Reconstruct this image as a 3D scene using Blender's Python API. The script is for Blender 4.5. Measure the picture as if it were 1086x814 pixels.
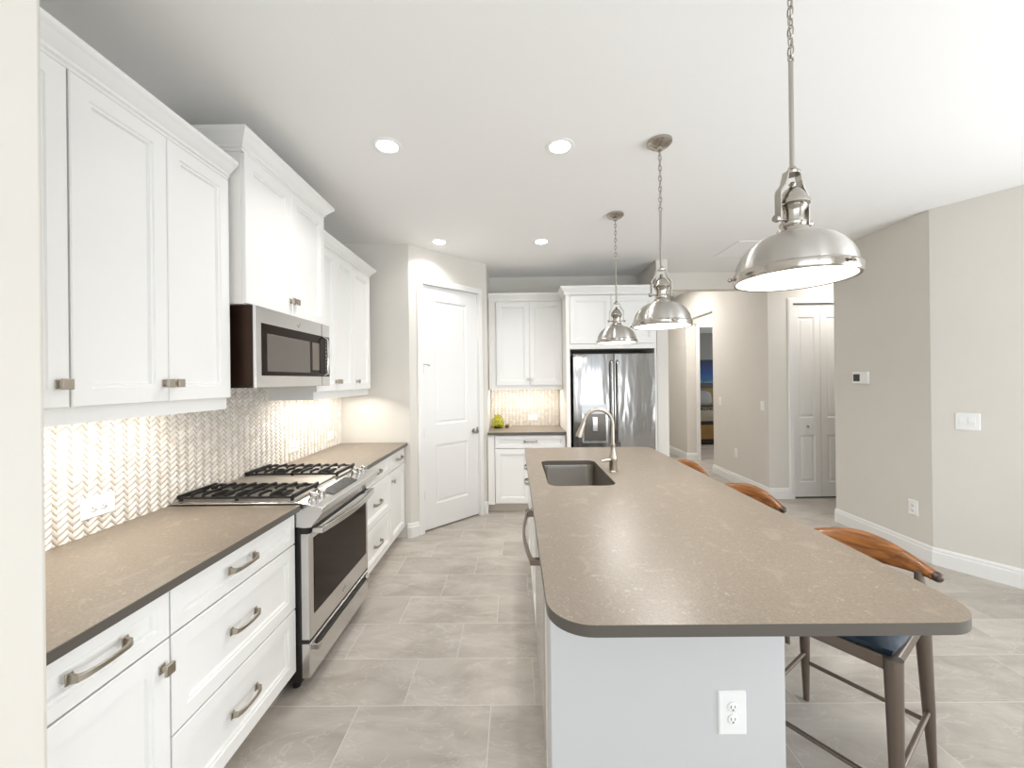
import bpy, math, random
from mathutils import Vector, Matrix
PI = math.pi
random.seed(7)
for o in list(bpy.data.objects):
    bpy.data.objects.remove(o)
SC = bpy.context.scene
COL = SC.collection

# ------------------------------------------------------------------ camera
CEIL = 2.82
F_PX, EYE, YAW, PITCH, ROLL, CX, CY = 418.37, 1.503, -0.0065, 0.0011, 0.0116, 543.46, 402.06
cam = bpy.data.cameras.new('camera')
cam.sensor_width = 36.0
cam.sensor_fit = 'HORIZONTAL'
cam.lens = 36.0 * F_PX / 1086.0
cam.shift_x = -(CX - 543.0) / 1086.0
cam.shift_y = -(407.0 - CY) / 1086.0
cam.clip_start = 0.02
cam_o = bpy.data.objects.new('camera', cam)
COL.objects.link(cam_o)
r0 = Vector((math.cos(YAW), -math.sin(YAW), 0))
f0 = Vector((math.sin(YAW), math.cos(YAW), 0))
up = Vector((0, 0, 1))
fw = f0 * math.cos(PITCH) + up * math.sin(PITCH)
u0 = up * math.cos(PITCH) - f0 * math.sin(PITCH)
rr = r0 * math.cos(ROLL) - u0 * math.sin(ROLL)
uu = u0 * math.cos(ROLL) + r0 * math.sin(ROLL)
M = Matrix((rr, uu, -fw)).transposed().to_4x4()
M.translation = Vector((0, 0, EYE))
cam_o.matrix_world = M
SC.camera = cam_o

# ------------------------------------------------------------------ view, world, daylight
SC.view_settings.view_transform = 'Standard'
SC.view_settings.look = 'None'
SC.view_settings.gamma = 1
SC.view_settings.use_curve_mapping = False
SC.view_settings.exposure = 0.45
world = bpy.data.worlds.new('world')
SC.world = world
world.use_nodes = True
world.node_tree.nodes['Background'].inputs[0].default_value = (0.86, 0.93, 1.0, 1)
world.node_tree.nodes['Background'].inputs[1].default_value = 1.5


def area_light(name, loc, rot, sx, sy, watts, color=(1, 1, 1), parent=None):
    l = bpy.data.lights.new(name, 'AREA')
    l.shape = 'RECTANGLE'
    l.size, l.size_y, l.energy, l.color = sx, sy, watts, color
    o = bpy.data.objects.new(name, l)
    COL.objects.link(o)
    o.location, o.rotation_euler = loc, rot
    if parent:
        o.parent = parent
    return o


# daylight through the tall sliding windows behind the camera and on the right
DAY = (0.88, 0.94, 1.0)
UPT = math.radians(58)      # upward tilt added so the window area lights brighten the ceiling
area_light('daylight_rear', (-0.1, -3.95, 1.0), (PI / 2 + UPT, 0, 0), 2.6, 2.3, 34, DAY)
area_light('daylight_rear_right', (2.35, -3.95, 1.0), (PI / 2 + UPT, 0, 0), 1.3, 2.3, 60, DAY)
area_light('daylight_side', (4.85, 0.0, 1.0), (PI / 2 + UPT, 0, PI / 2), 2.7, 2.3, 138, DAY)


# ------------------------------------------------------------------ materials
def lin(c):
    return tuple(((v / 255) / 12.92 if v / 255 <= 0.04045 else ((v / 255 + 0.055) / 1.055) ** 2.4) for v in c) + (1,)


def mat(name, rgb, rough=0.5, metal=0.0, spec=0.5, noise=None, bump=None, emit=None, coat=0.0, aniso=None):
    m = bpy.data.materials.new(name)
    m.use_nodes = True
    nt = m.node_tree
    b = nt.nodes['Principled BSDF']
    b.inputs['Base Color'].default_value = lin(rgb)
    b.inputs['Roughness'].default_value = rough
    b.inputs['Metallic'].default_value = metal
    b.inputs['Specular IOR Level'].default_value = spec
    b.inputs['Coat Weight'].default_value = coat
    tc = nt.nodes.new('ShaderNodeTexCoord')
    if noise:
        rgb2, scale, lo, hi = noise[:4]
        n = nt.nodes.new('ShaderNodeTexNoise')
        n.inputs['Scale'].default_value = scale
        n.inputs['Detail'].default_value = 6
        mp = nt.nodes.new('ShaderNodeMapping')
        if len(noise) > 4:
            mp.inputs['Scale'].default_value = noise[4]
        nt.links.new(tc.outputs['Object'], mp.inputs[0])
        nt.links.new(mp.outputs[0], n.inputs['Vector'])
        cr = nt.nodes.new('ShaderNodeValToRGB')
        cr.color_ramp.elements[0].position = lo
        cr.color_ramp.elements[1].position = hi
        cr.color_ramp.elements[0].color = lin(rgb)
        cr.color_ramp.elements[1].color = lin(rgb2)
        nt.links.new(n.outputs['Fac'], cr.inputs[0])
        nt.links.new(cr.outputs[0], b.inputs['Base Color'])
    if bump:
        scale, strength = bump[:2]
        n = nt.nodes.new('ShaderNodeTexNoise')
        n.inputs['Scale'].default_value = scale
        mp = nt.nodes.new('ShaderNodeMapping')
        if len(bump) > 2:
            mp.inputs['Scale'].default_value = bump[2]
        nt.links.new(tc.outputs['Object'], mp.inputs[0])
        nt.links.new(mp.outputs[0], n.inputs['Vector'])
        bp = nt.nodes.new('ShaderNodeBump')
        bp.inputs['Strength'].default_value = strength
        bp.inputs['Distance'].default_value = 0.002
        nt.links.new(n.outputs['Fac'], bp.inputs['Height'])
        nt.links.new(bp.outputs[0], b.inputs['Normal'])
    if emit:
        b.inputs['Emission Color'].default_value = lin(rgb) if emit[0] is None else tuple(emit[0]) + (1,)
        b.inputs['Emission Strength'].default_value = emit[1]
    if aniso:
        b.inputs['Anisotropic Rotation'].default_value = 0.25
        b.inputs['Anisotropic'].default_value = aniso
        t = nt.nodes.new('ShaderNodeTangent')
        t.direction_type = 'RADIAL'
        t.axis = 'Z'
        nt.links.new(t.outputs[0], b.inputs['Tangent'])
    return m


WALL = mat('wall_paint', (218, 213, 205), 0.75, noise=((220, 216, 208), 3, 0.3, 0.7), bump=(180, 0.08))
CEILM = mat('ceiling_paint', (243, 242, 240), 0.85, bump=(90, 0.12))
TRIM = mat('trim_paint', (235, 234, 231), 0.4)
CAB = mat('cabinet_paint', (235, 234, 231), 0.33, spec=0.45)
DOORM = mat('door_paint', (234, 233, 231), 0.4)
CARC = mat('cabinet_side_paint', (236, 233, 228), 0.4)
TOE = mat('toe_kick', (205, 196, 182), 0.6)
NICK = mat('brushed_nickel', (178, 170, 158), 0.32, 1.0, bump=(400, 0.1, (1, 1, 20)))
HINGE = mat('hinge_metal', (120, 116, 110), 0.4, 0.9)
CHROME = mat('chrome', (190, 188, 186), 0.15, 1.0)
STEEL = mat('stainless_steel', (214, 212, 210), 0.24, 1.0, bump=(60, 0.05, (0.3, 0.3, 60)))
STEELH = mat('stainless_handle', (205, 203, 200), 0.2, 1.0)
PEND = mat('pendant_brushed_nickel', (190, 186, 180), 0.34, 1.0, aniso=0.95)
PEND2 = mat('pendant_polished_nickel', (178, 172, 164), 0.2, 1.0)
BLACK = mat('black_enamel', (22, 20, 19), 0.4)
IRON = mat('cast_iron', (26, 24, 23), 0.55, bump=(300, 0.3))
BLKGL = mat('black_glass', (34, 22, 14), 0.12, spec=0.14)
MWSIDE = mat('microwave_side_metal', (62, 42, 30), 0.35, 0.6, noise=((44, 30, 22), 3, 0.35, 0.65, (1, 1, 0.2)))
DARK = mat('dark_gap', (35, 32, 30), 0.8)
DISP = mat('display_panel', (58, 58, 57), 0.5, spec=0.2, noise=((96, 96, 94), 120, 0.5, 0.62))
PLAST = mat('white_plastic', (240, 240, 238), 0.35)
SLOT = mat('slot_dark', (60, 58, 56), 0.6)
LAMPW = mat('lamp_diffuser', (255, 253, 248), 0.4, emit=((1, 0.985, 0.96), 4.0))
LEDM = mat('led_strip', (255, 248, 235), 0.4, emit=((1, 0.95, 0.87), 6.0))
DLM = mat('downlight_lens', (255, 253, 248), 0.4, emit=((1, 0.98, 0.95), 9.0))
NAVY = mat('navy_leather', (20, 36, 48), 0.4, noise=((26, 44, 58), 30, 0.3, 0.7), bump=(220, 0.25))
LEGM = mat('taupe_metal', (120, 108, 98), 0.38, 0.75)
CAPM = mat('dark_cap_metal', (84, 70, 62), 0.4, 0.6)
DARKWOOD = mat('espresso_wood', (38, 22, 16), 0.4)
TAN = mat('tan_leather', (150, 112, 52), 0.5, noise=((134, 98, 46), 8, 0.3, 0.7))
OLIVE = mat('olive_upholstery', (128, 106, 60), 0.7)
LINEN = mat('bed_linen', (176, 164, 144), 0.9)
PILLM = mat('grey_pillow_cloth', (150, 148, 144), 0.9)
COMF = mat('patterned_throw', (140, 128, 100), 0.9, noise=((50, 44, 38), 14, 0.42, 0.55))
CARPET = mat('bedroom_carpet', (170, 160, 148), 0.95, bump=(300, 0.5))
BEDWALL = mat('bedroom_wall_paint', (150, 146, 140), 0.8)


def counter_mat(name, base, fleck, dark):
    m = mat(name, base, 0.34, spec=0.5)
    nt = m.node_tree
    b = nt.nodes['Principled BSDF']
    tc = nt.nodes.new('ShaderNodeTexCoord')
    n1 = nt.nodes.new('ShaderNodeTexNoise'); n1.inputs['Scale'].default_value = 140; n1.inputs['Detail'].default_value = 4
    n2 = nt.nodes.new('ShaderNodeTexNoise'); n2.inputs['Scale'].default_value = 9; n2.inputs['Detail'].default_value = 8
    n2.inputs['Distortion'].default_value = 1.2
    n3 = nt.nodes.new('ShaderNodeTexNoise'); n3.inputs['Scale'].default_value = 45; n3.inputs['Detail'].default_value = 6
    n3.inputs['Distortion'].default_value = 2.5
    for n in (n1, n2, n3):
        nt.links.new(tc.outputs['Object'], n.inputs['Vector'])
    def ramp(src, lo, hi):
        r = nt.nodes.new('ShaderNodeMapRange')
        r.inputs[1].default_value, r.inputs[2].default_value = lo, hi
        nt.links.new(src, r.inputs[0]); return r.outputs[0]
    def mix(fac, a, bb, amount=1.0):
        x = nt.nodes.new('ShaderNodeMix'); x.data_type = 'RGBA'
        if amount != 1.0:
            mm = nt.nodes.new('ShaderNodeMath'); mm.operation = 'MULTIPLY'; mm.inputs[1].default_value = amount
            nt.links.new(fac, mm.inputs[0]); fac = mm.outputs[0]
        nt.links.new(fac, x.inputs[0])
        if isinstance(a, tuple): x.inputs[6].default_value = a
        else: nt.links.new(a, x.inputs[6])
        x.inputs[7].default_value = bb
        return x.outputs[2]
    c = mix(ramp(n1.outputs['Fac'], 0.42, 0.62), lin(base), lin(dark), 0.55)
    c = mix(ramp(n3.outputs['Fac'], 0.60, 0.70), c, lin(fleck), 0.6)
    c = mix(ramp(n2.outputs['Fac'], 0.58, 0.68), c, lin(fleck), 0.22)
    nt.links.new(c, b.inputs['Base Color'])
    return m


QUARTZ = counter_mat('quartz_counter', (130, 118, 104), (170, 158, 142), (110, 99, 87))


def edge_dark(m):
    """slab sides mixed to a darker colour than the top, by face normal"""
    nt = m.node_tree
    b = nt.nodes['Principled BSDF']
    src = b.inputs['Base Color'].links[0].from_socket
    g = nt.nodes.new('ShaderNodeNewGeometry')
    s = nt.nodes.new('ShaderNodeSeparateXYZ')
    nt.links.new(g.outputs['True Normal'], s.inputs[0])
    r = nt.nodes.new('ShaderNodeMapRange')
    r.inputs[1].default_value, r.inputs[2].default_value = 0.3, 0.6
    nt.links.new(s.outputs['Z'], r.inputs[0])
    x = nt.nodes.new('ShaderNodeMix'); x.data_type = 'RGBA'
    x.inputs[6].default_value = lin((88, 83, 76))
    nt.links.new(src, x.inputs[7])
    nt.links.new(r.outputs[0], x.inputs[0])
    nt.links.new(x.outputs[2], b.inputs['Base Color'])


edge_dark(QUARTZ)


def floor_mat():
    m = mat('porcelain_floor_tile', (170, 160, 148), 0.42, spec=0.45)
    nt = m.node_tree
    b = nt.nodes['Principled BSDF']
    N = nt.nodes.new
    L = nt.links.new
    tc = N('ShaderNodeTexCoord')
    s = N('ShaderNodeSeparateXYZ'); L(tc.outputs['Object'], s.inputs[0])
    def mth(op, a, c=None, d=None):
        n = N('ShaderNodeMath'); n.operation = op
        for i, v in enumerate((a, c, d)):
            if v is None: continue
            if isinstance(v, (int, float)): n.inputs[i].default_value = v
            else: L(v, n.inputs[i])
        return n.outputs[0]
    PY, PX = 0.308, 0.610
    y = mth('DIVIDE', mth('SUBTRACT', s.outputs['Y'], 1.826), PY)
    row = mth('FLOOR', y)
    fy = mth('SUBTRACT', y, row)
    x = mth('DIVIDE', mth('SUBTRACT', mth('ADD', s.outputs['X'], 0.535), mth('MULTIPLY', row, PX / 3)), PX)
    colm = mth('FLOOR', x)
    fx = mth('SUBTRACT', x, colm)
    dx = mth('MULTIPLY', mth('MINIMUM', fx, mth('SUBTRACT', 1.0, fx)), PX)
    dy = mth('MULTIPLY', mth('MINIMUM', fy, mth('SUBTRACT', 1.0, fy)), PY)
    d = mth('MINIMUM', dx, dy)
    gr = N('ShaderNodeMapRange'); gr.inputs[1].default_value = 0.0012; gr.inputs[2].default_value = 0.0024
    gr.inputs[3].default_value = 1; gr.inputs[4].default_value = 0
    L(d, gr.inputs[0])
    cx = N('ShaderNodeCombineXYZ'); L(colm, cx.inputs[0]); L(row, cx.inputs[1])
    wn = N('ShaderNodeTexWhiteNoise'); L(cx.outputs[0], wn.inputs['Vector'])
    # per tile offset of the stone pattern
    ad = N('ShaderNodeVectorMath'); ad.operation = 'MULTIPLY_ADD'
    L(wn.outputs['Color'], ad.inputs[0]); ad.inputs[1].default_value = (9, 9, 9); L(tc.outputs['Object'], ad.inputs[2])
    mp = N('ShaderNodeMapping'); mp.inputs['Rotation'].default_value = (0, 0, 0.5); mp.inputs['Scale'].default_value = (1.0, 2.2, 1)
    L(ad.outputs[0], mp.inputs[0])
    n1 = N('ShaderNodeTexNoise'); n1.inputs['Scale'].default_value = 2.6; n1.inputs['Detail'].default_value = 9
    n1.inputs['Roughness'].default_value = 0.62; n1.inputs['Distortion'].default_value = 0.6
    L(mp.outputs[0], n1.inputs['Vector'])
    cr = N('ShaderNodeValToRGB')
    cr.color_ramp.elements[0].position = 0.30; cr.color_ramp.elements[0].color = lin((163, 154, 144))
    cr.color_ramp.elements[1].position = 0.72; cr.color_ramp.elements[1].color = lin((200, 193, 184))
    L(n1.outputs['Fac'], cr.inputs[0])
    n2 = N('ShaderNodeTexNoise'); n2.inputs['Scale'].default_value = 3.2; n2.inputs['Detail'].default_value = 5
    n2.inputs['Distortion'].default_value = 1.5
    L(mp.outputs[0], n2.inputs['Vector'])
    v = mth('ABSOLUTE', mth('SUBTRACT', n2.outputs['Fac'], 0.52))
    vr = N('ShaderNodeMapRange'); vr.inputs[1].default_value = 0.0; vr.inputs[2].default_value = 0.012
    vr.inputs[3].default_value = 0.35; vr.inputs[4].default_value = 0
    L(v, vr.inputs[0])
    m1 = N('ShaderNodeMix'); m1.data_type = 'RGBA'; L(vr.outputs[0], m1.inputs[0]); L(cr.outputs[0], m1.inputs[6])
    m1.inputs[7].default_value = lin((218, 213, 206))
    hs = N('ShaderNodeHueSaturation')
    L(m1.outputs[2], hs.inputs['Color'])
    val = N('ShaderNodeMapRange'); val.inputs[3].default_value = 0.93; val.inputs[4].default_value = 1.06
    L(wn.outputs['Value'], val.inputs[0]); L(val.outputs[0], hs.inputs['Value'])
    m2 = N('ShaderNodeMix'); m2.data_type = 'RGBA'; L(gr.outputs[0], m2.inputs[0]); L(hs.outputs[0], m2.inputs[6])
    m2.inputs[7].default_value = lin((207, 200, 191))
    L(m2.outputs[2], b.inputs['Base Color'])
    rg = N('ShaderNodeMapRange'); rg.inputs[3].default_value = 0.36; rg.inputs[4].default_value = 0.52
    L(n1.outputs['Fac'], rg.inputs[0]); L(rg.outputs[0], b.inputs['Roughness'])
    bp = N('ShaderNodeBump'); bp.inputs['Strength'].default_value = 0.3; bp.inputs['Distance'].default_value = 0.001
    inv = mth('SUBTRACT', 1.0, gr.outputs[0]); L(inv, bp.inputs['Height']); L(bp.outputs[0], b.inputs['Normal'])
    return m


FLOORM = floor_mat()


def walnut():
    m = mat('walnut_wood', (150, 84, 38), 0.28, coat=0.4)
    nt = m.node_tree; N = nt.nodes.new; L = nt.links.new
    b = nt.nodes['Principled BSDF']
    tc = N('ShaderNodeTexCoord'); mp = N('ShaderNodeMapping'); mp.inputs['Scale'].default_value = (3, 30, 26)
    L(tc.outputs['Object'], mp.inputs[0])
    n = N('ShaderNodeTexNoise'); n.inputs['Scale'].default_value = 2.2; n.inputs['Detail'].default_value = 8; n.inputs['Distortion'].default_value = 0.7
    L(mp.outputs[0], n.inputs['Vector'])
    cr = N('ShaderNodeValToRGB')
    cr.color_ramp.elements[0].position = 0.32; cr.color_ramp.elements[0].color = lin((98, 56, 22))
    cr.color_ramp.elements[1].position = 0.68; cr.color_ramp.elements[1].color = lin((156, 98, 44))
    L(n.outputs['Fac'], cr.inputs[0]); L(cr.outputs[0], b.inputs['Base Color'])
    return m


WALNUT = walnut()


def tile_mat():
    m = mat('woven_mosaic_tile', (224, 216, 204), 0.22, spec=0.6)
    nt = m.node_tree; N = nt.nodes.new; L = nt.links.new
    b = nt.nodes['Principled BSDF']
    tc = N('ShaderNodeTexCoord')
    n = N('ShaderNodeTexNoise'); n.inputs['Scale'].default_value = 22; n.inputs['Detail'].default_value = 5
    L(tc.outputs['Object'], n.inputs['Vector'])
    cr = N('ShaderNodeValToRGB')
    cr.color_ramp.elements[0].position = 0.35; cr.color_ramp.elements[0].color = lin((212, 202, 190))
    cr.color_ramp.elements[1].position = 0.65; cr.color_ramp.elements[1].color = lin((234, 228, 219))
    L(n.outputs['Fac'], cr.inputs[0]); L(cr.outputs[0], b.inputs['Base Color'])
    return m


TILEM = tile_mat()


def add_grout(m, rgb, depth):
    """grout fills the bottom of the relief"""
    nt = m.node_tree; N = nt.nodes.new; L = nt.links.new
    b = nt.nodes['Principled BSDF']
    src = b.inputs['Base Color'].links[0].from_socket
    tc = N('ShaderNodeTexCoord'); sp_ = N('ShaderNodeSeparateXYZ'); L(tc.outputs['Object'], sp_.inputs[0])
    mr = N('ShaderNodeMapRange'); mr.inputs[1].default_value = -depth * 1.5; mr.inputs[2].default_value = -depth * 0.7
    L(sp_.outputs['Y'], mr.inputs[0])
    x = N('ShaderNodeMix'); x.data_type = 'RGBA'; L(mr.outputs[0], x.inputs[0]); L(src, x.inputs[6]); x.inputs[7].default_value = lin(rgb)
    L(x.outputs[2], b.inputs['Base Color'])


add_grout(TILEM, (172, 161, 147), 0.0024)
GROUTM = mat('mosaic_grout', (176, 164, 150), 0.8)


def glass_mat(name, rgb, rough=0.02):
    m = mat(name, rgb, rough)
    b = m.node_tree.nodes['Principled BSDF']
    b.inputs['Transmission Weight'].default_value = 1.0
    b.inputs['IOR'].default_value = 1.45
    return m


GLASSY = glass_mat('yellow_green_glass', (236, 238, 150))
LEMON = mat('lemon_skin', (222, 200, 30), 0.4, noise=((150, 170, 20), 9, 0.35, 0.65))


def painting_mat():
    m = mat('canvas_paint', (20, 60, 120), 0.6)
    nt = m.node_tree; N = nt.nodes.new; L = nt.links.new
    b = nt.nodes['Principled BSDF']
    tc = N('ShaderNodeTexCoord'); s = N('ShaderNodeSeparateXYZ'); L(tc.outputs['Generated'], s.inputs[0])
    n = N('ShaderNodeTexNoise'); n.inputs['Scale'].default_value = 5; n.inputs['Detail'].default_value = 6
    L(tc.outputs['Generated'], n.inputs['Vector'])
    a = N('ShaderNodeMath'); a.operation = 'MULTIPLY_ADD'; a.inputs[1].default_value = 0.25
    L(n.outputs['Fac'], a.inputs[0]); L(s.outputs['Z'], a.inputs[2])
    cr = N('ShaderNodeValToRGB'); e = cr.color_ramp.elements
    e[0].position = 0.15; e[0].color = lin((120, 140, 150))
    e[1].position = 1.0; e[1].color = lin((14, 36, 80))
    q = e.new(0.27); q.color = lin((28, 90, 130))
    q = e.new(0.55); q.color = lin((18, 62, 128))
    L(a.outputs[0], cr.inputs[0]); L(cr.outputs[0], b.inputs['Base Color'])
    return m


CANVAS = painting_mat()


# ------------------------------------------------------------------ mesh builder
class MB:
    def __init__(s):
        s.v, s.f = [], []

    def add(s, vs, fs):
        k = len(s.v)
        s.v += [tuple(p) for p in vs]
        s.f += [tuple(i + k for i in f) for f in fs]
        return s

    def box(s, x0, x1, y0, y1, z0, z1):
        x0, x1 = min(x0, x1), max(x0, x1); y0, y1 = min(y0, y1), max(y0, y1); z0, z1 = min(z0, z1), max(z0, z1)
        v = [(x, y, z) for z in (z0, z1) for y in (y0, y1) for x in (x0, x1)]
        return s.add(v, [(0, 2, 3, 1), (4, 5, 7, 6), (0, 1, 5, 4), (2, 6, 7, 3), (0, 4, 6, 2), (1, 3, 7, 5)])

    def cbox(s, c, d):
        return s.box(c[0] - d[0] / 2, c[0] + d[0] / 2, c[1] - d[1] / 2, c[1] + d[1] / 2, c[2] - d[2] / 2, c[2] + d[2] / 2)

    def panel(s, x0, z0, w, h, yf, t, prof):
        """rectangular front facing -y; prof = [(inset, depth)], last rectangle filled"""
        rings = []
        for ins, dep in prof:
            rings.append([(x0 + ins, yf + dep, z0 + ins), (x0 + w - ins, yf + dep, z0 + ins),
                          (x0 + w - ins, yf + dep, z0 + h - ins), (x0 + ins, yf + dep, z0 + h - ins)])
        back = [(x0, yf + t, z0), (x0 + w, yf + t, z0), (x0 + w, yf + t, z0 + h), (x0, yf + t, z0 + h)]
        rings = [back] + rings
        v = [p for r in rings for p in r]
        f = [(3, 2, 1, 0)]
        for i in range(len(rings) - 1):
            a, b = 4 * i, 4 * i + 4
            for j in range(4):
                k = (j + 1) % 4
                f.append((a + j, a + k, b + k, b + j))
        e = 4 * (len(rings) - 1)
        f.append((e, e + 1, e + 2, e + 3))
        return s.add(v, f)

    def prism(s, poly, z0, z1):
        n = len(poly)
        v = [(x, y, z0) for x, y in poly] + [(x, y, z1) for x, y in poly]
        f = [tuple(range(n - 1, -1, -1)), tuple(range(n, 2 * n))]
        f += [(i, (i + 1) % n, n + (i + 1) % n, n + i) for i in range(n)]
        return s.add(v, f)

    def extrude_x(s, poly, x0, x1):
        """poly in (y, z) swept along x"""
        n = len(poly)
        v = [(x0, y, z) for y, z in poly] + [(x1, y, z) for y, z in poly]
        f = [tuple(range(n)), tuple(range(2 * n - 1, n - 1, -1))]
        f += [(i, n + i, n + (i + 1) % n, (i + 1) % n) for i in range(n)]
        return s.add(v, f)

    def tube(s, pts, rad, n=12, closed=False, flat=None, caps=True):
        pts = [Vector(p) for p in pts]
        m = len(pts)
        if not isinstance(rad, (list, tuple)):
            rad = [rad] * m
        prev = None
        base = len(s.v)
        for i, p in enumerate(pts):
            a = pts[(i - 1) % m] if (closed or i > 0) else p
            b = pts[(i + 1) % m] if (closed or i < m - 1) else p
            t = (b - a).normalized()
            if prev is None:
                ref = Vector((0, 0, 1)) if abs(t.z) < 0.9 else Vector((1, 0, 0))
                u = t.cross(ref).normalized()
            else:
                u = (prev - t * prev.dot(t)).normalized()
            w = t.cross(u)
            prev = u
            for k in range(n):
                an = 2 * PI * k / n
                r = rad[i]
                ru, rw = (r, r) if not isinstance(r, tuple) else r
                s.v.append(tuple(p + u * math.cos(an) * ru + w * math.sin(an) * rw))
        rg = m if closed else m - 1
        for i in range(rg):
            for k in range(n):
                a, b = base + i * n + k, base + i * n + (k + 1) % n
                c, d = base + ((i + 1) % m) * n + (k + 1) % n, base + ((i + 1) % m) * n + k
                s.f.append((a, b, c, d))
        if not closed and caps:
            s.f.append(tuple(base + k for k in range(n - 1, -1, -1)))
            s.f.append(tuple(base + (m - 1) * n + k for k in range(n)))
        return s

    def rect_sweep(s, pts, sizes, wdir):
        """rectangular bar: sizes = [(half along wdir, half thickness)]"""
        pts = [Vector(p) for p in pts]
        W = Vector(wdir).normalized()
        m = len(pts); base = len(s.v)
        for i, p in enumerate(pts):
            a = pts[max(i - 1, 0)]; b = pts[min(i + 1, m - 1)]
            t = (b - a).normalized()
            n = t.cross(W).normalized()
            hw, ht = sizes[i]
            for su, sv in ((-1, -1), (1, -1), (1, 1), (-1, 1)):
                s.v.append(tuple(p + W * hw * su + n * ht * sv))
        for i in range(m - 1):
            for k in range(4):
                s.f.append((base + 4 * i + k, base + 4 * i + (k + 1) % 4, base + 4 * i + 4 + (k + 1) % 4, base + 4 * i + 4 + k))
        s.f.append((base + 3, base + 2, base + 1, base))
        e = base + 4 * (m - 1)
        s.f.append((e, e + 1, e + 2, e + 3))
        return s

    def lathe(s, prof, n=40, c=(0, 0, 0), axis='z'):
        """prof = [(r, h)] from bottom; r=0 closes"""
        base = len(s.v); rows = []
        for r, h in prof:
            if r < 1e-6:
                rows.append([len(s.v)])
                s.v.append(s._ax((0, 0, h), c, axis))
            else:
                row = []
                for k in range(n):
                    a = 2 * PI * k / n
                    row.append(len(s.v))
                    s.v.append(s._ax((r * math.cos(a), r * math.sin(a), h), c, axis))
                rows.append(row)
        for A, B in zip(rows, rows[1:]):
            for k in range(n):
                k2 = (k + 1) % n
                if len(A) == 1 and len(B) == 1: break
                if len(A) == 1: s.f.append((A[0], B[k2], B[k]))
                elif len(B) == 1: s.f.append((A[k], A[k2], B[0]))
                else: s.f.append((A[k], A[k2], B[k2], B[k]))
        return s

    @staticmethod
    def _ax(p, c, axis):
        x, y, z = p
        if axis == 'y': x, y, z = x, -z, y      # axis points to -y
        elif axis == 'x': x, y, z = z, x, y
        return (x + c[0], y + c[1], z + c[2])

    def ball(s, c, r, n=16, m=10, sc=(1, 1, 1)):
        prof = [(math.sin(PI * i / m), -math.cos(PI * i / m)) for i in range(m + 1)]
        k = len(s.v)
        s.lathe([(a if 0 < i < m else 0, b) for i, (a, b) in enumerate(prof)], n)
        for i in range(k, len(s.v)):
            x, y, z = s.v[i]
            s.v[i] = (c[0] + x * r * sc[0], c[1] + y * r * sc[1], c[2] + z * r * sc[2])
        return s

    def mitre(s, path, prof, closed=False):
        """sweep prof [(out, up)] along an xy path (z base in path), out = right-hand side of travel"""
        P = [Vector((p[0], p[1])) for p in path]
        zb = path[0][2]
        m = len(P); base = len(s.v); q = len(prof)
        for i, p in enumerate(P):
            ns = []
            if i > 0 or closed:
                d = (p - P[i - 1]).normalized(); ns.append(Vector((d.y, -d.x)))
            if i < m - 1 or closed:
                d = (P[(i + 1) % m] - p).normalized(); ns.append(Vector((d.y, -d.x)))
            if len(ns) == 2:
                nn = (ns[0] + ns[1]).normalized(); nn = nn / max(nn.dot(ns[0]), 0.2)
            else:
                nn = ns[0]
            for o, u in prof:
                s.v.append((p.x + nn.x * o, p.y + nn.y * o, zb + u))
        for i in range(m if closed else m - 1):
            j = (i + 1) % m
            for k in range(q):
                k2 = (k + 1) % q
                s.f.append((base + i * q + k, base + i * q + k2, base + j * q + k2, base + j * q + k))
        if not closed:
            s.f.append(tuple(base + k for k in range(q)))
            s.f.append(tuple(base + (m - 1) * q + k for k in range(q - 1, -1, -1)))
        return s

    def xf(s, mtx):
        s.v = [tuple(mtx @ Vector(p)) for p in s.v]
        return s

    def build(s, name, material, parent=None, bevel=0, smooth=False, loc=None, fix=True, seg=2):
        me = bpy.data.meshes.new(name)
        me.from_pydata(s.v, [], s.f)
        if fix:
            import bmesh
            bm = bmesh.new(); bm.from_mesh(me)
            bmesh.ops.recalc_face_normals(bm, faces=bm.faces)
            bm.to_mesh(me); bm.free()
        me.materials.append(material)
        if smooth or bevel:
            for p in me.polygons: p.use_smooth = True
            me.set_sharp_from_angle(angle=math.radians(38 if smooth else 30))
        o = bpy.data.objects.new(name, me)
        COL.objects.link(o)
        if parent: o.parent = parent
        if loc: o.location = loc
        if bevel:
            b = o.modifiers.new('bevel', 'BEVEL')
            b.width = bevel; b.segments = seg; b.limit_method = 'ANGLE'; b.angle_limit = math.radians(40)
            b.harden_normals = False
        return o


def tag(o, label, cat, group=None, kind=None):
    o['label'] = label
    o['category'] = cat
    if group: o['group'] = group
    if kind: o['kind'] = kind
    return o


def thing(name, loc, rz, label, cat, group=None):
    o = bpy.data.objects.new(name, None)
    COL.objects.link(o)
    o.location = loc
    o.rotation_euler = (0, 0, rz)
    o.empty_display_size = 0.1
    return tag(o, label, cat, group)


def struct(name, mb, m, label=None, bevel=0, parent=None, **k):
    o = mb.build(name, m, parent, bevel, **k)
    if not parent: o['kind'] = 'structure'
    if label: o['label'] = label
    return o


def rebase(o):
    """origin of a single-mesh thing to its base centre"""
    vs = o.data.vertices
    xs = [v.co.x for v in vs]; ys = [v.co.y for v in vs]; zs = [v.co.z for v in vs]
    c = Vector(((min(xs) + max(xs)) / 2, (min(ys) + max(ys)) / 2, min(zs)))
    for v in vs: v.co -= c
    o.location = c
    return o


def copy_thing(o, loc, rz, label):
    c = o.copy(); COL.objects.link(c)
    c.location = loc; c.rotation_euler = (0, 0, rz); c['label'] = label
    for ch in o.children:
        d = ch.copy(); COL.objects.link(d); d.parent = c
        for g in ch.children:
            e = g.copy(); COL.objects.link(e); e.parent = d
    return c


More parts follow.
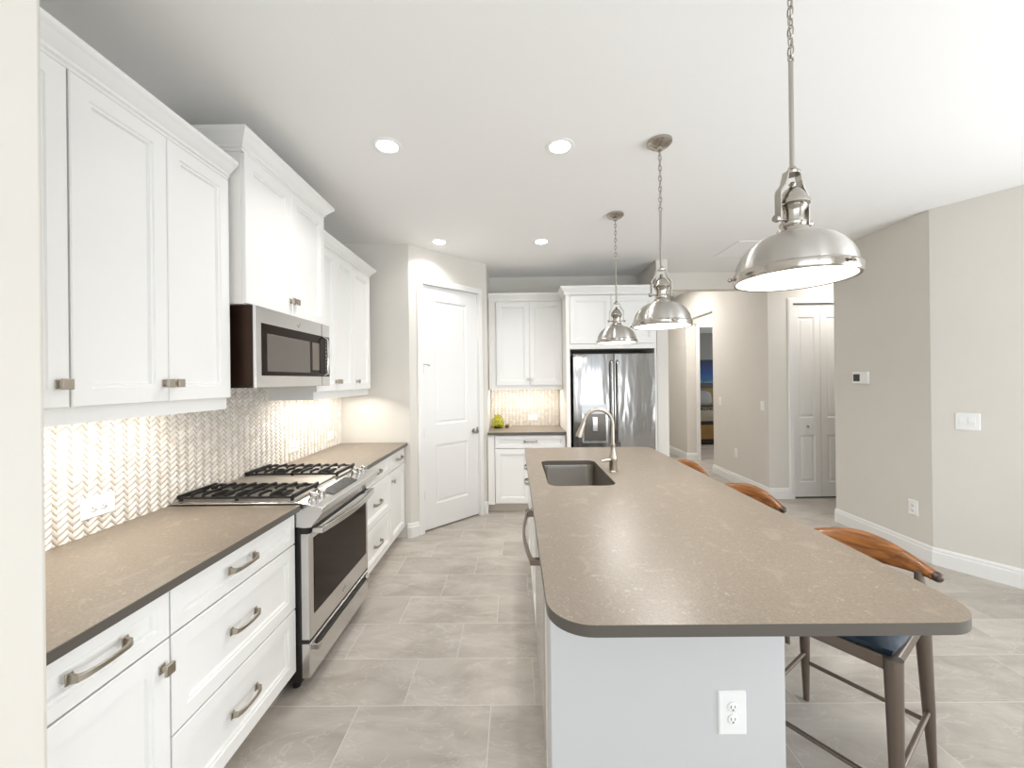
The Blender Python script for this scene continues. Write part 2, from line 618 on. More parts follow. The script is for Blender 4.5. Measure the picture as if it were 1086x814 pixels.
R90 = PI / 2
XW = -1.69          # left wall plane
XF = -1.068         # face of base cabinet doors on the left
XU = -1.343         # face of wall cabinet doors on the left
XR = 3.31           # right wall plane
HT = 0.914          # counter height

# ------------------------------------------------------------------ room shell
struct('floor', MB().box(-1.9, 7.0, -3.6, 11.4, -0.1, 0.0), FLOORM)
struct('ceiling', MB().box(-1.9, 4.45, -3.6, 5.17, CEIL, CEIL + 0.1), CEILM)
struct('ceiling_hall', MB().box(1.71, 7.0, 5.18, 8.6, 3.05, 3.15), CEILM)
struct('wall_left', MB().box(XW - 0.1, XW, -3.5, 3.785, 0, CEIL), WALL)
struct('wall_left_stub', MB().box(XW, -0.944, 0.70, 0.79, 0, CEIL), WALL, bevel=0.012)
struct('wall_back_left', MB().box(XW - 0.1, -1.013, 3.785, 3.88, 0, CEIL), WALL)
DA = Vector((-1.013, 3.785)); DL = 0.985
E_ = (DA.x + DL * math.cos(PI / 4), DA.y + DL * math.sin(PI / 4))
diag = MB()
S0, S1 = 0.143, 0.857          # door opening along the diagonal
diag.box(0, S0, 0, 0.095, 0, CEIL).box(S1, DL, 0, 0.095, 0, CEIL).box(S0, S1, 0, 0.095, 2.468, CEIL)
o = struct('wall_pantry', diag, WALL)
o.location = (DA.x, DA.y, 0); o.rotation_euler = (0, 0, PI / 4)
struct('wall_pantry_side', MB().box(E_[0] - 0.08, E_[0], E_[1] - 0.0, 5.07, 0, CEIL), WALL)
struct('wall_pantry_inner', MB().box(-1.79, -0.40, 5.0, 5.07, 0, CEIL), WALL)
struct('wall_back', MB().box(E_[0] - 0.08, 1.583, 5.07, 5.17, 0, CEIL), WALL)
struct('wall_fridge_side', MB().box(1.583, 1.71, 4.40, 5.17, 0, CEIL), WALL, bevel=0.004)
struct('ceiling_header', MB().box(1.71, 3.12, 4.93, 5.05, 2.60, CEIL), WALL, bevel=0.004)
struct('wall_hall_left', MB().box(1.65, 1.71, 5.17, 8.6, 0, 3.05), WALL)
hw = MB().box(3.12, 3.24, 4.93, 6.235, 0, 3.05).box(3.12, 3.24, 7.2, 8.6, 0, 3.05).box(3.12, 3.24, 6.235, 7.2, 2.55, 3.05)
struct('wall_hall_right', hw, WALL)
struct('wall_hall_end', MB().box(1.65, 3.24, 8.5, 8.6, 0, 3.05), WALL)
struct('wall_alcove_back', MB().box(3.24, 3.36, 7.2, 7.32, 0, 3.05).box(4.25, 5.5, 7.2, 7.32, 0, 3.05).box(3.36, 4.25, 7.2, 7.32, 2.42, 3.05), WALL)
struct('wall_alcove_end', MB().box(5.4, 5.5, 6.0, 7.2, 0, 3.05), WALL)
struct('wall_alcove_front', MB().box(3.24, 5.5, 6.1, 6.235, 0, 3.05), WALL)
# closet wall with the bifold opening
struct('wall_closet', MB().box(3.12, 3.42, 4.88, 4.93, 0, CEIL).box(4.12, 5.2, 4.88, 4.93, 0, CEIL).box(3.42, 4.12, 4.88, 4.93, 2.405, CEIL), WALL)
struct('wall_closet_back', MB().box(3.3, 5.2, 5.6, 5.68, 0, CEIL), WALL)
struct('ceiling_side_hall', MB().box(3.2, 5.3, 3.9, 5.7, CEIL, CEIL + 0.1), CEILM)
struct('wall_side_hall_end', MB().box(5.2, 5.3, 4.0, 5.7, 0, CEIL), WALL)
struct('wall_right', MB().box(XR, XR + 0.12, 3.16, 4.11, 0, CEIL), WALL, bevel=0.004)
struct('wall_side_hall_front', MB().box(XR + 0.12, 5.3, 3.99, 4.11, 0, CEIL), WALL)
wr = Vector((0.53, -0.848)).normalized(); WRL = 1.9
nrm = Vector((-wr.y, wr.x))
p0 = Vector((XR, 3.16)); p1 = p0 + wr * WRL
struct('wall_right_angled', MB().prism([tuple(p0), tuple(p1), tuple(p1 + nrm * 0.12), tuple(p0 + nrm * 0.12)], 0, CEIL), WALL)
XRR = p1.x
# behind the camera: great room with sliding windows
struct('wall_right_rear', MB().box(XRR, XRR + 0.12, 1.40, p1.y + 0.05, 0, CEIL).box(XRR, XRR + 0.12, -3.5, -1.5, 0, CEIL).box(XRR, XRR + 0.12, -1.5, 1.40, 2.5, CEIL), WALL)
struct('wall_rear', MB().box(-1.79, -1.45, -3.5, -3.4, 0, CEIL).box(1.25, 1.65, -3.5, -3.4, 0, CEIL).box(3.05, 3.50, -3.5, -3.4, 0, CEIL).box(3.72, XRR + 0.12, -3.5, -3.4, 0, CEIL).box(-1.45, 3.72, -3.5, -3.4, 2.5, CEIL), WALL)


def window_frame(n, x0, x1, panes, side=False):
    mb = MB()
    w = x1 - x0
    for i in range(panes + 1):
        x = x0 + w * i / panes
        mb.box(x - 0.03, x + 0.03, -0.03, 0.03, 0.06, 2.44)
    mb.box(x0 - 0.03, x1 + 0.03, -0.03, 0.03, 0, 0.06).box(x0 - 0.03, x1 + 0.03, -0.03, 0.03, 2.44, 2.5)
    o = struct('window_%d' % n, mb, TRIM)
    if side:
        o.location = (XRR + 0.05, 0, 0); o.rotation_euler = (0, 0, PI / 2)
    else:
        o.location = (0, -3.45, 0)


window_frame(1, -1.42, 1.22, 3)
window_frame(2, 1.68, 3.02, 2)
window_frame(3, -1.47, 1.37, 3, True)
window_frame(4, 3.53, 3.69, 1)

BBP = [(0, 0), (0.017, 0), (0.017, 0.100), (0.012, 0.108), (0.012, 0.122), (0.006, 0.136), (0, 0.136)]
d45 = math.cos(PI / 4)


def along(s, off=0.0):
    return (DA.x + s * d45 + off * d45, DA.y + s * d45 - off * d45, 0)


struct('baseboard_pantry', MB().mitre([along(S0 - 0.061), along(0), (-1.045, 3.785, 0)][::-1], BBP), TRIM)
struct('baseboard_pantry_corner', MB().mitre([along(S1 + 0.061), along(DL), (E_[0], 4.44, 0)], BBP), TRIM)
struct('baseboard_right', MB().mitre([tuple(p1) + (0,), tuple(p0) + (0,), (XR, 4.11, 0)][::-1], BBP), TRIM)
struct('baseboard_hall_right', MB().mitre([(3.14, 6.235, 0), (3.12, 6.235, 0), (3.12, 4.88, 0), (3.36, 4.88, 0)], BBP[:]) , TRIM)
struct('baseboard_hall_far', MB().mitre([(3.12, 8.4, 0), (3.12, 7.2, 0), (3.30, 7.2, 0)], BBP), TRIM)
struct('baseboard_fridge_side', MB().mitre([(1.585, 4.40, 0), (1.71, 4.40, 0), (1.71, 5.3, 0)], BBP), TRIM)


def casing(name, x0, x1, h, w, y=0.0, t=0.018, loc=(0, 0, 0), rz=0):
    prof = [(0, 0), (0, -t), (w * 0.75, -t), (w, -t * 0.55), (w, 0)]   # (outward, depth)
    mb = MB()
    ring = lambda o, d: [(x0 - o, y + d, 0), (x0 - o, y + d, h + o), (x1 + o, y + d, h + o), (x1 + o, y + d, 0)]
    rows = [ring(o, d) for o, d in prof]
    v = [p for r in rows for p in r]; f = []
    q = len(prof)
    for i in range(q):
        j = (i + 1) % q
        for k in range(3):
            f.append((4 * i + k, 4 * i + k + 1, 4 * j + k + 1, 4 * j + k))
    f.append(tuple(4 * i for i in range(q))); f.append(tuple(4 * i + 3 for i in range(q)))
    mb.add(v, f)
    # jamb lining inside the opening
    mb.box(x0 - 0.001, x0 + 0.004, y, y + 0.05, 0, h).box(x1 - 0.004, x1 + 0.001, y, y + 0.05, 0, h).box(x0, x1, y, y + 0.05, h - 0.004, h)
    o = struct(name, mb, TRIM)
    o.location = loc; o.rotation_euler = (0, 0, rz)
    return o


# pantry door on the diagonal wall -------------------------------------------------
casing('trim_1', S0, S1, 2.466, 0.058, loc=(DA.x, DA.y, 0), rz=PI / 4)
dw = S1 - S0 - 0.012
pd = MB()
RP = [(0, 0), (0.006, 0.006), (0.022, 0.010), (0.040, 0.004), (0.042, 0.004)]


def panel_door(mb, x0, z0, w, h, yf, t, panels):
    """slab with raised panels: flat strips around moulded panels"""
    px0, px1 = panels[0][0], panels[0][1]
    zs = sorted([(a, b) for _, _, a, b in panels])
    mb.box(x0, px0, yf, yf + t, z0, z0 + h); mb.box(px1, x0 + w, yf, yf + t, z0, z0 + h)
    z = z0
    for a, b in zs:
        mb.box(px0, px1, yf, yf + t, z, a); z = b
    mb.box(px0, px1, yf, yf + t, z, z0 + h)
    for a, b in zs:
        mb.panel(px0, a, px1 - px0, b - a, yf, t, RP)


panel_door(pd, 0, 0.018, dw, 2.44, 0.012, 0.034, [(0.148, 0.556, 1.055, 2.315), (0.148, 0.556, 0.256, 0.850)])
door = pd.build('door_1', DOORM)
door['kind'] = 'structure'; door['label'] = 'white two panel pantry door in the diagonal wall'
c0 = along(S0 + 0.006)
door.location = (c0[0], c0[1], 0); door.rotation_euler = (0, 0, PI / 4)
MB().box(-0.05, dw + 0.05, 0.05, 0.075, 0.0, 2.466).build('jamb_stop', TRIM, door)
kb = MB().lathe([(0, 0), (0.026, 0), (0.028, 0.006), (0.012, 0.010), (0.011, 0.030), (0.022, 0.036), (0.028, 0.048), (0.024, 0.062), (0, 0.066)], 24, (0.640, 0.012, 0.944), 'y')
kb.build('door_handle', CHROME, door, smooth=True)
MB().tube([(0.640, -0.045, 0.940), (0.600, -0.052, 0.936), (0.575, -0.048, 0.934)], 0.006).build('lever', CHROME, door, smooth=True)
MB().box(dw - 0.020, dw + 0.001, 0.006, 0.018, 0.915, 0.985).build('latch_plate', NICK, door)
for z in (2.235, 1.621, 0.979, 0.365):
    MB().tube([(-0.004, 0.004, z - 0.048), (-0.004, 0.004, z + 0.048)], 0.0075, 10).box(-0.004, 0.012, 0.008, 0.013, z - 0.045, z + 0.045).build('hinge', HINGE, door, smooth=True)
MB().tube([(-0.004, -0.002, 1.665), (0.02, -0.05, 1.660), (0.035, -0.05, 1.655)], 0.005, 8).ball((0.038, -0.05, 1.655), 0.009).build('door_stop', CHROME, door, smooth=True)

# bifold closet door ---------------------------------------------------------------
casing('trim_2', 3.42, 4.12, 2.405, 0.062, loc=(0, 4.88, 0))
bf = thing('door_2', (3.424, 4.885, 0), 0, 'white bifold closet door with moulded panels', 'door')
bf['kind'] = 'structure'
for i in range(2):
    x = i * 0.347
    mb = MB()
    panel_door(mb, x, 0.02, 0.343, 2.37, 0.005, 0.032, [(x + 0.075, x + 0.272, 0.992, 2.235), (x + 0.075, x + 0.272, 0.20, 0.783)])
    mb.build('door_leaf', DOORM, bf)
MB().lathe([(0, 0), (0.010, 0), (0.008, 0.012), (0.014, 0.020), (0, 0.028)], 20, (0.172, 0.004, 0.888), 'y').build('door_knob', CHROME, bf, smooth=True)
MB().box(-0.002, 0.69, 0.04, 0.06, 0, 2.40).build('shadow_gap', DARK, bf)

# bedroom opening trim
casing('trim_3', 3.36, 4.25, 2.42, 0.066, loc=(0, 7.2, 0))

# ------------------------------------------------------------------ bedroom seen through the doorway
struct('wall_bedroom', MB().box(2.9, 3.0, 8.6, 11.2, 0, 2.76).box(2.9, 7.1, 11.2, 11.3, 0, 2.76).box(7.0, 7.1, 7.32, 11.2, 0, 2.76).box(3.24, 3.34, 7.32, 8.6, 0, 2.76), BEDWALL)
struct('ceiling_bedroom', MB().box(2.9, 7.1, 7.32, 11.3, 2.76, 2.86), CEILM)
struct('floor_bedroom', MB().box(3.0, 7.0, 8.3, 11.2, 0.0, 0.012), CARPET)
bed = thing('bed', (4.70, 8.80, 0.012), 0, 'bed with dark wood frame and olive headboard in the far bedroom', 'bed')
MB().box(-1.0, 1.0, 0, 0.06, 0.02, 0.52).box(-1.0, -0.93, 0.06, 2.25, 0.10, 0.36).box(0.93, 1.0, 0.06, 2.25, 0.10, 0.36).build('bed_frame', DARKWOOD, bed, bevel=0.008)
MB().box(-0.72, -0.10, -0.015, 0.0, 0.12, 0.44).build('footboard_panel', TAN, bed, bevel=0.01)
MB().box(0.02, 0.72, -0.015, 0.0, 0.12, 0.44).build('footboard_panel', TAN, bed, bevel=0.01)
MB().box(-0.93, 0.93, 0.06, 2.2, 0.30, 0.68).build('mattress', LINEN, bed, bevel=0.06, seg=4)
MB().box(-0.96, 0.96, 1.0, 1.65, 0.62, 0.73).build('throw', COMF, bed, bevel=0.04, seg=3)
MB().box(-1.05, 1.05, 2.22, 2.32, 0, 1.33).build('headboard', DARKWOOD, bed, bevel=0.01)
MB().box(-0.95, 0.95, 2.17, 2.23, 0.70, 1.20).build('headboard_cushion', OLIVE, bed, bevel=0.03, seg=3)
for i, (x, lab) in enumerate(((-0.30, 'grey bed pillow nearer the doorway jamb, leaning on the headboard'), (0.36, 'grey bed pillow on the far half of the bedroom bed'))):
    mb = MB().ball((0, 0, 0), 1, 20, 12)
    mb.v = [(0.30 * (abs(a) ** 0.6) * (1 if a > 0 else -1), 0.09 * b, 0.21 * (abs(c) ** 0.6) * (1 if c > 0 else -1)) for a, b, c in mb.v]
    o = mb.build('pillow', PILLM, smooth=True)
    o.location = (4.70 + x, 10.80, 0.95); o.rotation_euler = (-0.35, 0, 0)
    tag(o, lab, 'pillow')
pt = thing('wall_painting', (5.55, 11.197, 1.34), 0, 'blue seascape canvas hung above the bed in the far bedroom', 'painting')
MB().box(-0.55, 0.42, -0.03, 0, 0, 0.64).build('canvas', CANVAS, pt)
MB().box(-0.57, 0.44, -0.025, -0.002, -0.02, 0.0).box(-0.57, 0.44, -0.025, -0.002, 0.64, 0.66).box(-0.57, -0.55, -0.025, -0.002, 0, 0.64).box(0.42, 0.44, -0.025, -0.002, 0, 0.64).build('picture_frame', DARKWOOD, pt)

# ------------------------------------------------------------------ cabinets
DP = [(0, 0.003), (0.003, 0)]


def shaker(x0, z0, w, h, yf=0.0, fwid=0.055, t=0.02):
    return MB().panel(x0, z0, w, h, yf, t, [(0, 0.003), (0.003, 0), (fwid, 0), (fwid + 0.004, 0.005), (fwid + 0.012, 0.005), (fwid + 0.017, 0.014), (fwid + 0.018, 0.014)])


def pull(parent, x, z, yf=0.0, L=0.135, name='handle'):
    h = L / 2
    st = [(-h, 0), (-h, -0.006), (-h + 0.002, -0.022), (-h + 0.016, -0.029), (-h * 0.45, -0.033), (0, -0.035), (h * 0.45, -0.033), (h - 0.016, -0.029), (h - 0.002, -0.022), (h, -0.006), (h, 0)]
    hw = [0.012, 0.012, 0.010, 0.008, 0.0065, 0.006, 0.0065, 0.008, 0.010, 0.012, 0.012]
    ht = [0.003, 0.003, 0.0035, 0.0035, 0.003, 0.003, 0.003, 0.0035, 0.0035, 0.003, 0.003]
    mb = MB().rect_sweep([(x + a, yf + b, z) for a, b in st], list(zip(hw, ht)), (0, 0, 1))
    mb.box(x - h - 0.009, x - h + 0.009, yf - 0.004, yf, z - 0.014, z + 0.014).box(x + h - 0.009, x + h + 0.009, yf - 0.004, yf, z - 0.014, z + 0.014)
    return mb.build(name, NICK, parent, bevel=0.0012)


def knob(parent, x, z, yf=0.0):
    mb = MB().box(x - 0.010, x + 0.010, yf - 0.004, yf, z - 0.014, z + 0.014).box(x - 0.006, x + 0.006, yf - 0.022, yf - 0.003, z - 0.006, z + 0.006)
    mb.box(x - 0.015, x + 0.015, yf - 0.031, yf - 0.021, z - 0.016, z + 0.016)
    return mb.build('knob', NICK, parent, bevel=0.0015)


def base_cabinet(name, origin, rz, W, label, fronts, cat='cabinet', depth=0.59, group=None, fill_left=0.0, backpanel=True):
    """local: x along the run, front doors at y=0 facing -y; fronts = [(kind, x0, z0, w, h, hx, hz)]"""
    t = thing(name, origin, rz, label, cat, group)
    y0, y1 = 0.021, 0.02 + depth
    mb = MB().box(0, 0.018, y0, y1, 0.10, 0.883).box(W - 0.018, W, y0, y1, 0.10, 0.883)
    mb.box(0.018, W - 0.018, y0, y1, 0.10, 0.118)
    if backpanel: mb.box(0.018, W - 0.018, y1 - 0.012, y1, 0.118, 0.883)
    mb.box(0.018, W - 0.018, y0, y0 + 0.02, 0.85, 0.883)
    if fill_left: mb.box(0, fill_left, 0.0, y0, 0.10, 0.883)
    mb.build('carcass', CARC, t)
    MB().box(0, W, 0.09, 0.105, 0.0, 0.10).box(0.0, 0.02, 0.105, y1, 0, 0.10).box(W - 0.02, W, 0.105, y1, 0, 0.10).build('toe_kick', TOE, t)
    for fr in fronts:
        kind, x0, z0, w, h = fr[:5]
        fwid = 0.038 if (kind == 'drawer' and h < 0.2) else 0.055
        d = shaker(x0, z0, w, h, 0, fwid).build(kind, CAB, t)
        if len(fr) > 5:
            for q in fr[5]:
                (pull if q[0] == 'p' else knob)(d, q[1], q[2])
    return t


RL = R90  # rotation of everything on the left wall
# left of range
base_cabinet('base_cabinet', (XF, 0.835, 0), RL, 0.372, 'narrow white base cabinet beside the stub wall, one drawer over a door',
             [('drawer', 0.002, 0.729, 0.368, 0.146, [('p', 0.162, 0.806)]),
              ('door', 0.002, 0.113, 0.368, 0.610, [('k', 0.340, 0.650)])], group='kitchen base cabinets')
base_cabinet('base_cabinet', (XF, 1.209, 0), RL, 0.686, 'white three drawer base cabinet just before the stove',
             [('drawer', 0.002, 0.729, 0.682, 0.146, [('p', 0.316, 0.806)]),
              ('drawer', 0.002, 0.417, 0.682, 0.306, [('p', 0.322, 0.578)]),
              ('drawer', 0.002, 0.113, 0.682, 0.298, [('p', 0.322, 0.268)])], group='kitchen base cabinets')
# right of range
base_cabinet('base_cabinet', (XF, 2.680, 0), RL, 0.662, 'white three drawer base cabinet just past the stove',
             [('drawer', 0.002, 0.729, 0.658, 0.146, [('p', 0.335, 0.806)]),
              ('drawer', 0.002, 0.417, 0.658, 0.306, [('p', 0.335, 0.572)]),
              ('drawer', 0.002, 0.113, 0.658, 0.298, [('p', 0.335, 0.262)])], group='kitchen base cabinets')
base_cabinet('base_cabinet', (XF, 3.344, 0), RL, 0.425, 'narrow white base cabinet nearest the pantry door, drawer over door',
             [('drawer', 0.002, 0.729, 0.421, 0.146, [('p', 0.250, 0.800)]),
              ('door', 0.002, 0.113, 0.421, 0.610, [('k', 0.045, 0.640)])], group='kitchen base cabinets')
# far wall base
base_cabinet('base_cabinet', (-0.314, 4.445, 0), 0, 0.878, 'white base cabinet on the back wall between pantry and refrigerator',
             [('drawer', 0.080, 0.729, 0.794, 0.146, [('p', 0.480, 0.806)]),
              ('door', 0.080, 0.113, 0.394, 0.610, [('k', 0.444, 0.650)]),
              ('door', 0.478, 0.113, 0.396, 0.610, [('k', 0.508, 0.650)])], group='kitchen base cabinets', fill_left=0.075)

CROWN = [(0, 0), (0.010, 0), (0.010, 0.012), (0.018, 0.018), (0.018, 0.030), (0.024, 0.036), (0.034, 0.048), (0.048, 0.066), (0.056, 0.074), (0.060, 0.080), (0.060, 0.096), (0, 0.096)]


def wall_cabinet(name, origin, rz, W, z0, z1, depth, label, doors, ctop, returns, rail=True, group='kitchen wall cabinets', cat='cabinet', crown=True, knobz=None, light=None):
    """doors = [(x0, w, knob_x)], origin at left end of the door plane, z=0"""
    t = thing(name, (origin[0], origin[1], z0), rz, label, cat, group)
    H = z1 - z0
    y0, y1 = 0.021, depth
    MB().box(0, W, y0, y1, 0, H + 0.04).build('carcass', CARC, t)
    for x0, w, kx in doors:
        d = shaker(x0, 0.002, w, H - 0.010, 0, 0.055).build('door', CAB, t)
        if kx is not None: knob(d, kx, (knobz or 0.072))
    # crown moulding
    a, b = 0.0, W + (0.0 if returns[1] else 0.0025)
    path = []
    cy = 0.016
    if returns[0]: path += [(a, y1, H - 0.004)]
    path += [(a, cy, H - 0.004), (b, cy, H - 0.004)]
    if returns[1]: path += [(b, y1, H - 0.004)]
    k = (ctop - z1) / 0.092
    MB().mitre(path, [(o, u * k) for o, u in CROWN]).build('crown_molding', CAB, t)
    if rail:
        MB().box(0.0, W + (0.0025 if abs(origin[1] - 0.795) < 0.01 else 0), 0.024, 0.044, -0.052, 0.0).box(0.0, 0.018, 0.044, y1, -0.052, 0.0).box(W - 0.018, W, 0.044, y1, -0.052, 0).build('light_rail', CAB, t)
    if light:
        MB().box(0.06, W - 0.06, 0.075, 0.105, -0.012, 0.0).build('light_strip', LEDM, t)
        area_light('under_cabinet_light', (W / 2, 0.12, -0.016), (math.radians(-12), 0, 0), W - 0.14, 0.04, light, (1, 0.96, 0.89), t)
    return t


wall_cabinet('wall_cabinet', (XU, 0.795), RL, 0.389, 1.433, 2.468, 0.345, 'white single door wall cabinet cut off by the stub wall',
             [(0.002, 0.385, 0.358)], 2.548, (False, False), light=1.0)
wall_cabinet('wall_cabinet', (XU, 1.186), RL, 0.672, 1.433, 2.468, 0.345, 'large white two door wall cabinet left of the microwave',
             [(0.002, 0.335, 0.316), (0.340, 0.330, 0.362)], 2.548, (False, False), light=2.4)
wall_cabinet('wall_cabinet', (XU + 0.063, 1.876), RL, 0.786, 1.882, 2.612, 0.408, 'taller white wall cabinet above the microwave, crown nearest the ceiling',
             [(0.002, 0.390, 0.374), (0.394, 0.390, 0.412)], 2.700, (True, True), rail=False, knobz=0.085)
wall_cabinet('wall_cabinet', (XU, 2.664), RL, 0.616, 1.433, 2.468, 0.345, 'white two door wall cabinet right of the microwave',
             [(0.002, 0.304, 0.285), (0.308, 0.306, 0.329)], 2.548, (False, False), light=2.2)
wall_cabinet('wall_cabinet', (XU, 3.282), RL, 0.378, 1.433, 2.468, 0.345, 'narrow white wall cabinet at the far end beside the beige wall',
             [(0.002, 0.374, 0.055)], 2.548, (False, True), light=1.4)
wall_cabinet('wall_cabinet', (-0.310, 4.710), 0, 0.876, 1.433, 2.440, 0.355, 'white two door wall cabinet on the back wall left of the refrigerator',
             [(0.090, 0.396, 0.466), (0.488, 0.388, 0.510)], 2.530, (False, False), light=2.4)
# refrigerator surround
fc = thing('refrigerator_cabinet', (0.569, 4.36, 0), 0, 'white cabinet surround above the refrigerator with two doors', 'cabinet')
MB().box(0, 0.042, 0, 0.70, 0, 2.45).box(0.985, 1.008, 0.035, 0.70, 0, 2.45).build('side_panel', CARC, fc, bevel=0.002)
MB().box(0.042, 0.985, 0.021, 0.70, 1.834, 2.45).box(0.042, 0.985, 0.0, 0.021, 1.834, 1.885).build('carcass', CARC, fc)
for x0, w in ((0.046, 0.452), (0.502, 0.480)):
    shaker(x0, 1.890, w, 0.535, 0, 0.055).build('door', CAB, fc)
MB().mitre([(0, 0.27, 2.432), (0, 0, 2.432), (1.008, 0, 2.432)], [(o, u * 0.93) for o, u in CROWN]).build('crown_molding', CAB, fc)


# ------------------------------------------------------------------ worktops
def rounded(x0, x1, y0, y1, rs, n=10):
    """rs = radii at (x0,y0),(x1,y0),(x1,y1),(x0,y1)"""
    pts = []
    for (cx, cy, a0), r, (sx, sy) in zip(((x0, y0, 180), (x1, y0, 270), (x1, y1, 0), (x0, y1, 90)), rs, ((1, 1), (-1, 1), (-1, -1), (1, -1))):
        if r <= 0:
            pts.append((cx, cy)); continue
        for i in range(n + 1):
            a = math.radians(a0 + 90 * i / n)
            pts.append((cx + sx * r + r * math.cos(a), cy + sy * r + r * math.sin(a)))
    return pts


def slab(name, outer, z0, z1, m, hole=None, edge=0.003):
    import bmesh
    bm = bmesh.new()
    loops = [outer] + ([hole] if hole else [])
    edges = []
    for lp in loops:
        vs = [bm.verts.new((x, y, z1)) for x, y in lp]
        edges += [bm.edges.new((vs[i], vs[(i + 1) % len(vs)])) for i in range(len(vs))]
    bmesh.ops.triangle_fill(bm, use_beauty=True, use_dissolve=False, edges=edges)
    top = list(bm.faces)
    r = bmesh.ops.extrude_face_region(bm, geom=top)
    vv = [g for g in r['geom'] if isinstance(g, bmesh.types.BMVert)]
    for v in vv: v.co.z = z0
    bmesh.ops.recalc_face_normals(bm, faces=bm.faces)
    me = bpy.data.meshes.new(name)
    bm.to_mesh(me); bm.free()
    me.materials.append(m)
    for p in me.polygons: p.use_smooth = True
    me.set_sharp_from_angle(angle=math.radians(35))
    o = bpy.data.objects.new(name, me); COL.objects.link(o)
    b = o.modifiers.new('bevel', 'BEVEL'); b.width = edge; b.segments = 2; b.limit_method = 'ANGLE'; b.angle_limit = math.radians(50)
    return rebase(o)


tag(slab('worktop', [(-1.681, 0.795), (-1.038, 0.795), (-1.038, 1.888), (-1.681, 1.888)], 0.884, HT, QUARTZ),
    'beige quartz worktop between the stub wall and the stove', 'worktop', 'quartz worktops')
tag(slab('worktop', [(-1.681, 2.672), (-1.038, 2.672), (-1.038, 3.782), (-1.681, 3.782)], 0.884, HT, QUARTZ),
    'beige quartz worktop past the stove, ending at the wall', 'worktop', 'quartz worktops')
tag(slab('worktop', [(-0.310, 4.415), (0.566, 4.415), (0.566, 5.062), (-0.310, 5.062)], 0.884, HT, QUARTZ),
    'short quartz worktop on the back wall beside the refrigerator', 'worktop', 'quartz worktops')
sink_hole = rounded(0.180, 0.560, 2.180, 2.860, (0.06, 0.06, 0.06, 0.06))
isl = slab('island_worktop', rounded(0.0765, 1.148, 0.945, 3.405, (0.11, 0.11, 0.10, 0.03)), 0.884, HT, QUARTZ, hole=sink_hole[::-1], edge=0.006)
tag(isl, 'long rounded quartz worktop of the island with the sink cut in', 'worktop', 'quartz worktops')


# ------------------------------------------------------------------ woven backsplash
def backsplash(name, W, H, origin, rz, label, px=0.0530, pz=0.0272):
    nx, nz = 15, 9
    cols, rows = int(math.ceil(W / px)), int(math.ceil(H / pz))
    NX, NZ = cols * nx, rows * nz
    v = []
    A = 0.66
    for j in range(NZ + 1):
        z = H * j / NZ
        for i in range(NX + 1):
            x = W * i / NX
            u = x / px; t = u - math.floor(u)
            # zigzag ribbons: a long rising pillow, then a short falling tuck under the next column
            if t < A: q = t / A; zc = 0.85 * q
            else: q = (t - A) / (1 - A); zc = 0.85 * (1 - q)
            s = z / pz - zc
            s -= math.floor(s)
            h = max(0.0, math.sin(PI * s)) ** 0.6
            if t < A: d = 0.0008 + h * (0.0035 + 0.0060 * math.sin(PI * (0.12 + 0.80 * q)))
            else: d = 0.0008 + h * (0.0066 - 0.0030 * q) * (1.0 if s < 0.72 else 0.15)
            v.append((x, -d, z))
    f = [(j * (NX + 1) + i, j * (NX + 1) + i + 1, (j + 1) * (NX + 1) + i + 1, (j + 1) * (NX + 1) + i) for j in range(NZ) for i in range(NX)]
    mb = MB(); mb.v, mb.f = v, f
    t = thing(name, origin, rz, label, 'backsplash')
    mb.build('mosaic', TILEM, t, smooth=True, fix=False)
    MB().box(0, W, 0.0, 0.0075, 0, H).build('backing', GROUTM, t)
    return t


backsplash('tile_backsplash', 2.985, 0.562, (-1.682, 0.795, HT + 0.001), RL, 'woven cream mosaic backsplash along the left wall behind the stove')
backsplash('tile_backsplash', 0.876, 0.464, (-0.310, 5.062, HT + 0.001), 0, 'small woven mosaic backsplash on the back wall', px=0.046, pz=0.034)


# ------------------------------------------------------------------ outlets and switches
def wall_plate(name, loc, rz, w, h, kind, label, cat, group):
    t = thing(name, loc, rz, label, cat, group)
    MB().panel(-w / 2, -h / 2, w, h, -0.006, 0.006, [(0, 0.003), (0.004, 0), (0.006, 0)]).build('cover_plate', PLAST, t)
    if kind.startswith('outlet'):
        horiz = kind == 'outlet_h'
        for s in (-1, 1):
            c = (s * 0.0195, 0) if horiz else (0, s * 0.0195)
            mb = MB().lathe([(0, 0), (0.0165, 0), (0.0165, 0.0025), (0.0155, 0.0032), (0, 0.0032)], 24, (c[0], -0.006, c[1]), 'y')
            r = mb.build('receptacle', PLAST, t, smooth=True)
            sl = MB()
            for (a, b, ww, hh) in ((-0.0062, 0.003, 0.0020, 0.0085), (0.0062, 0.003, 0.0020, 0.0070), (0, -0.0075, 0.0042, 0.0042)):
                if horiz: a, b, ww, hh = b, a, hh, ww
                sl.box(c[0] + a - ww / 2, c[0] + a + ww / 2, -0.0098, -0.0085, c[1] + b - hh / 2, c[1] + b + hh / 2)
            sl.build('slots', SLOT, r)
        MB().lathe([(0, 0), (0.003, 0), (0, 0.0015)], 12, (0, -0.006, 0), 'y').build('screw', PLAST, t)
    else:
        n = int(kind[-1])
        for i in range(n):
            cx = (i - (n - 1) / 2) * 0.046
            MB().extrude_x([(-0.006, -0.033), (-0.0085, -0.033), (-0.0115, 0.0), (-0.0075, 0.033), (-0.006, 0.033)], cx - 0.016, cx + 0.016).build('rocker', PLAST, t)
    return t


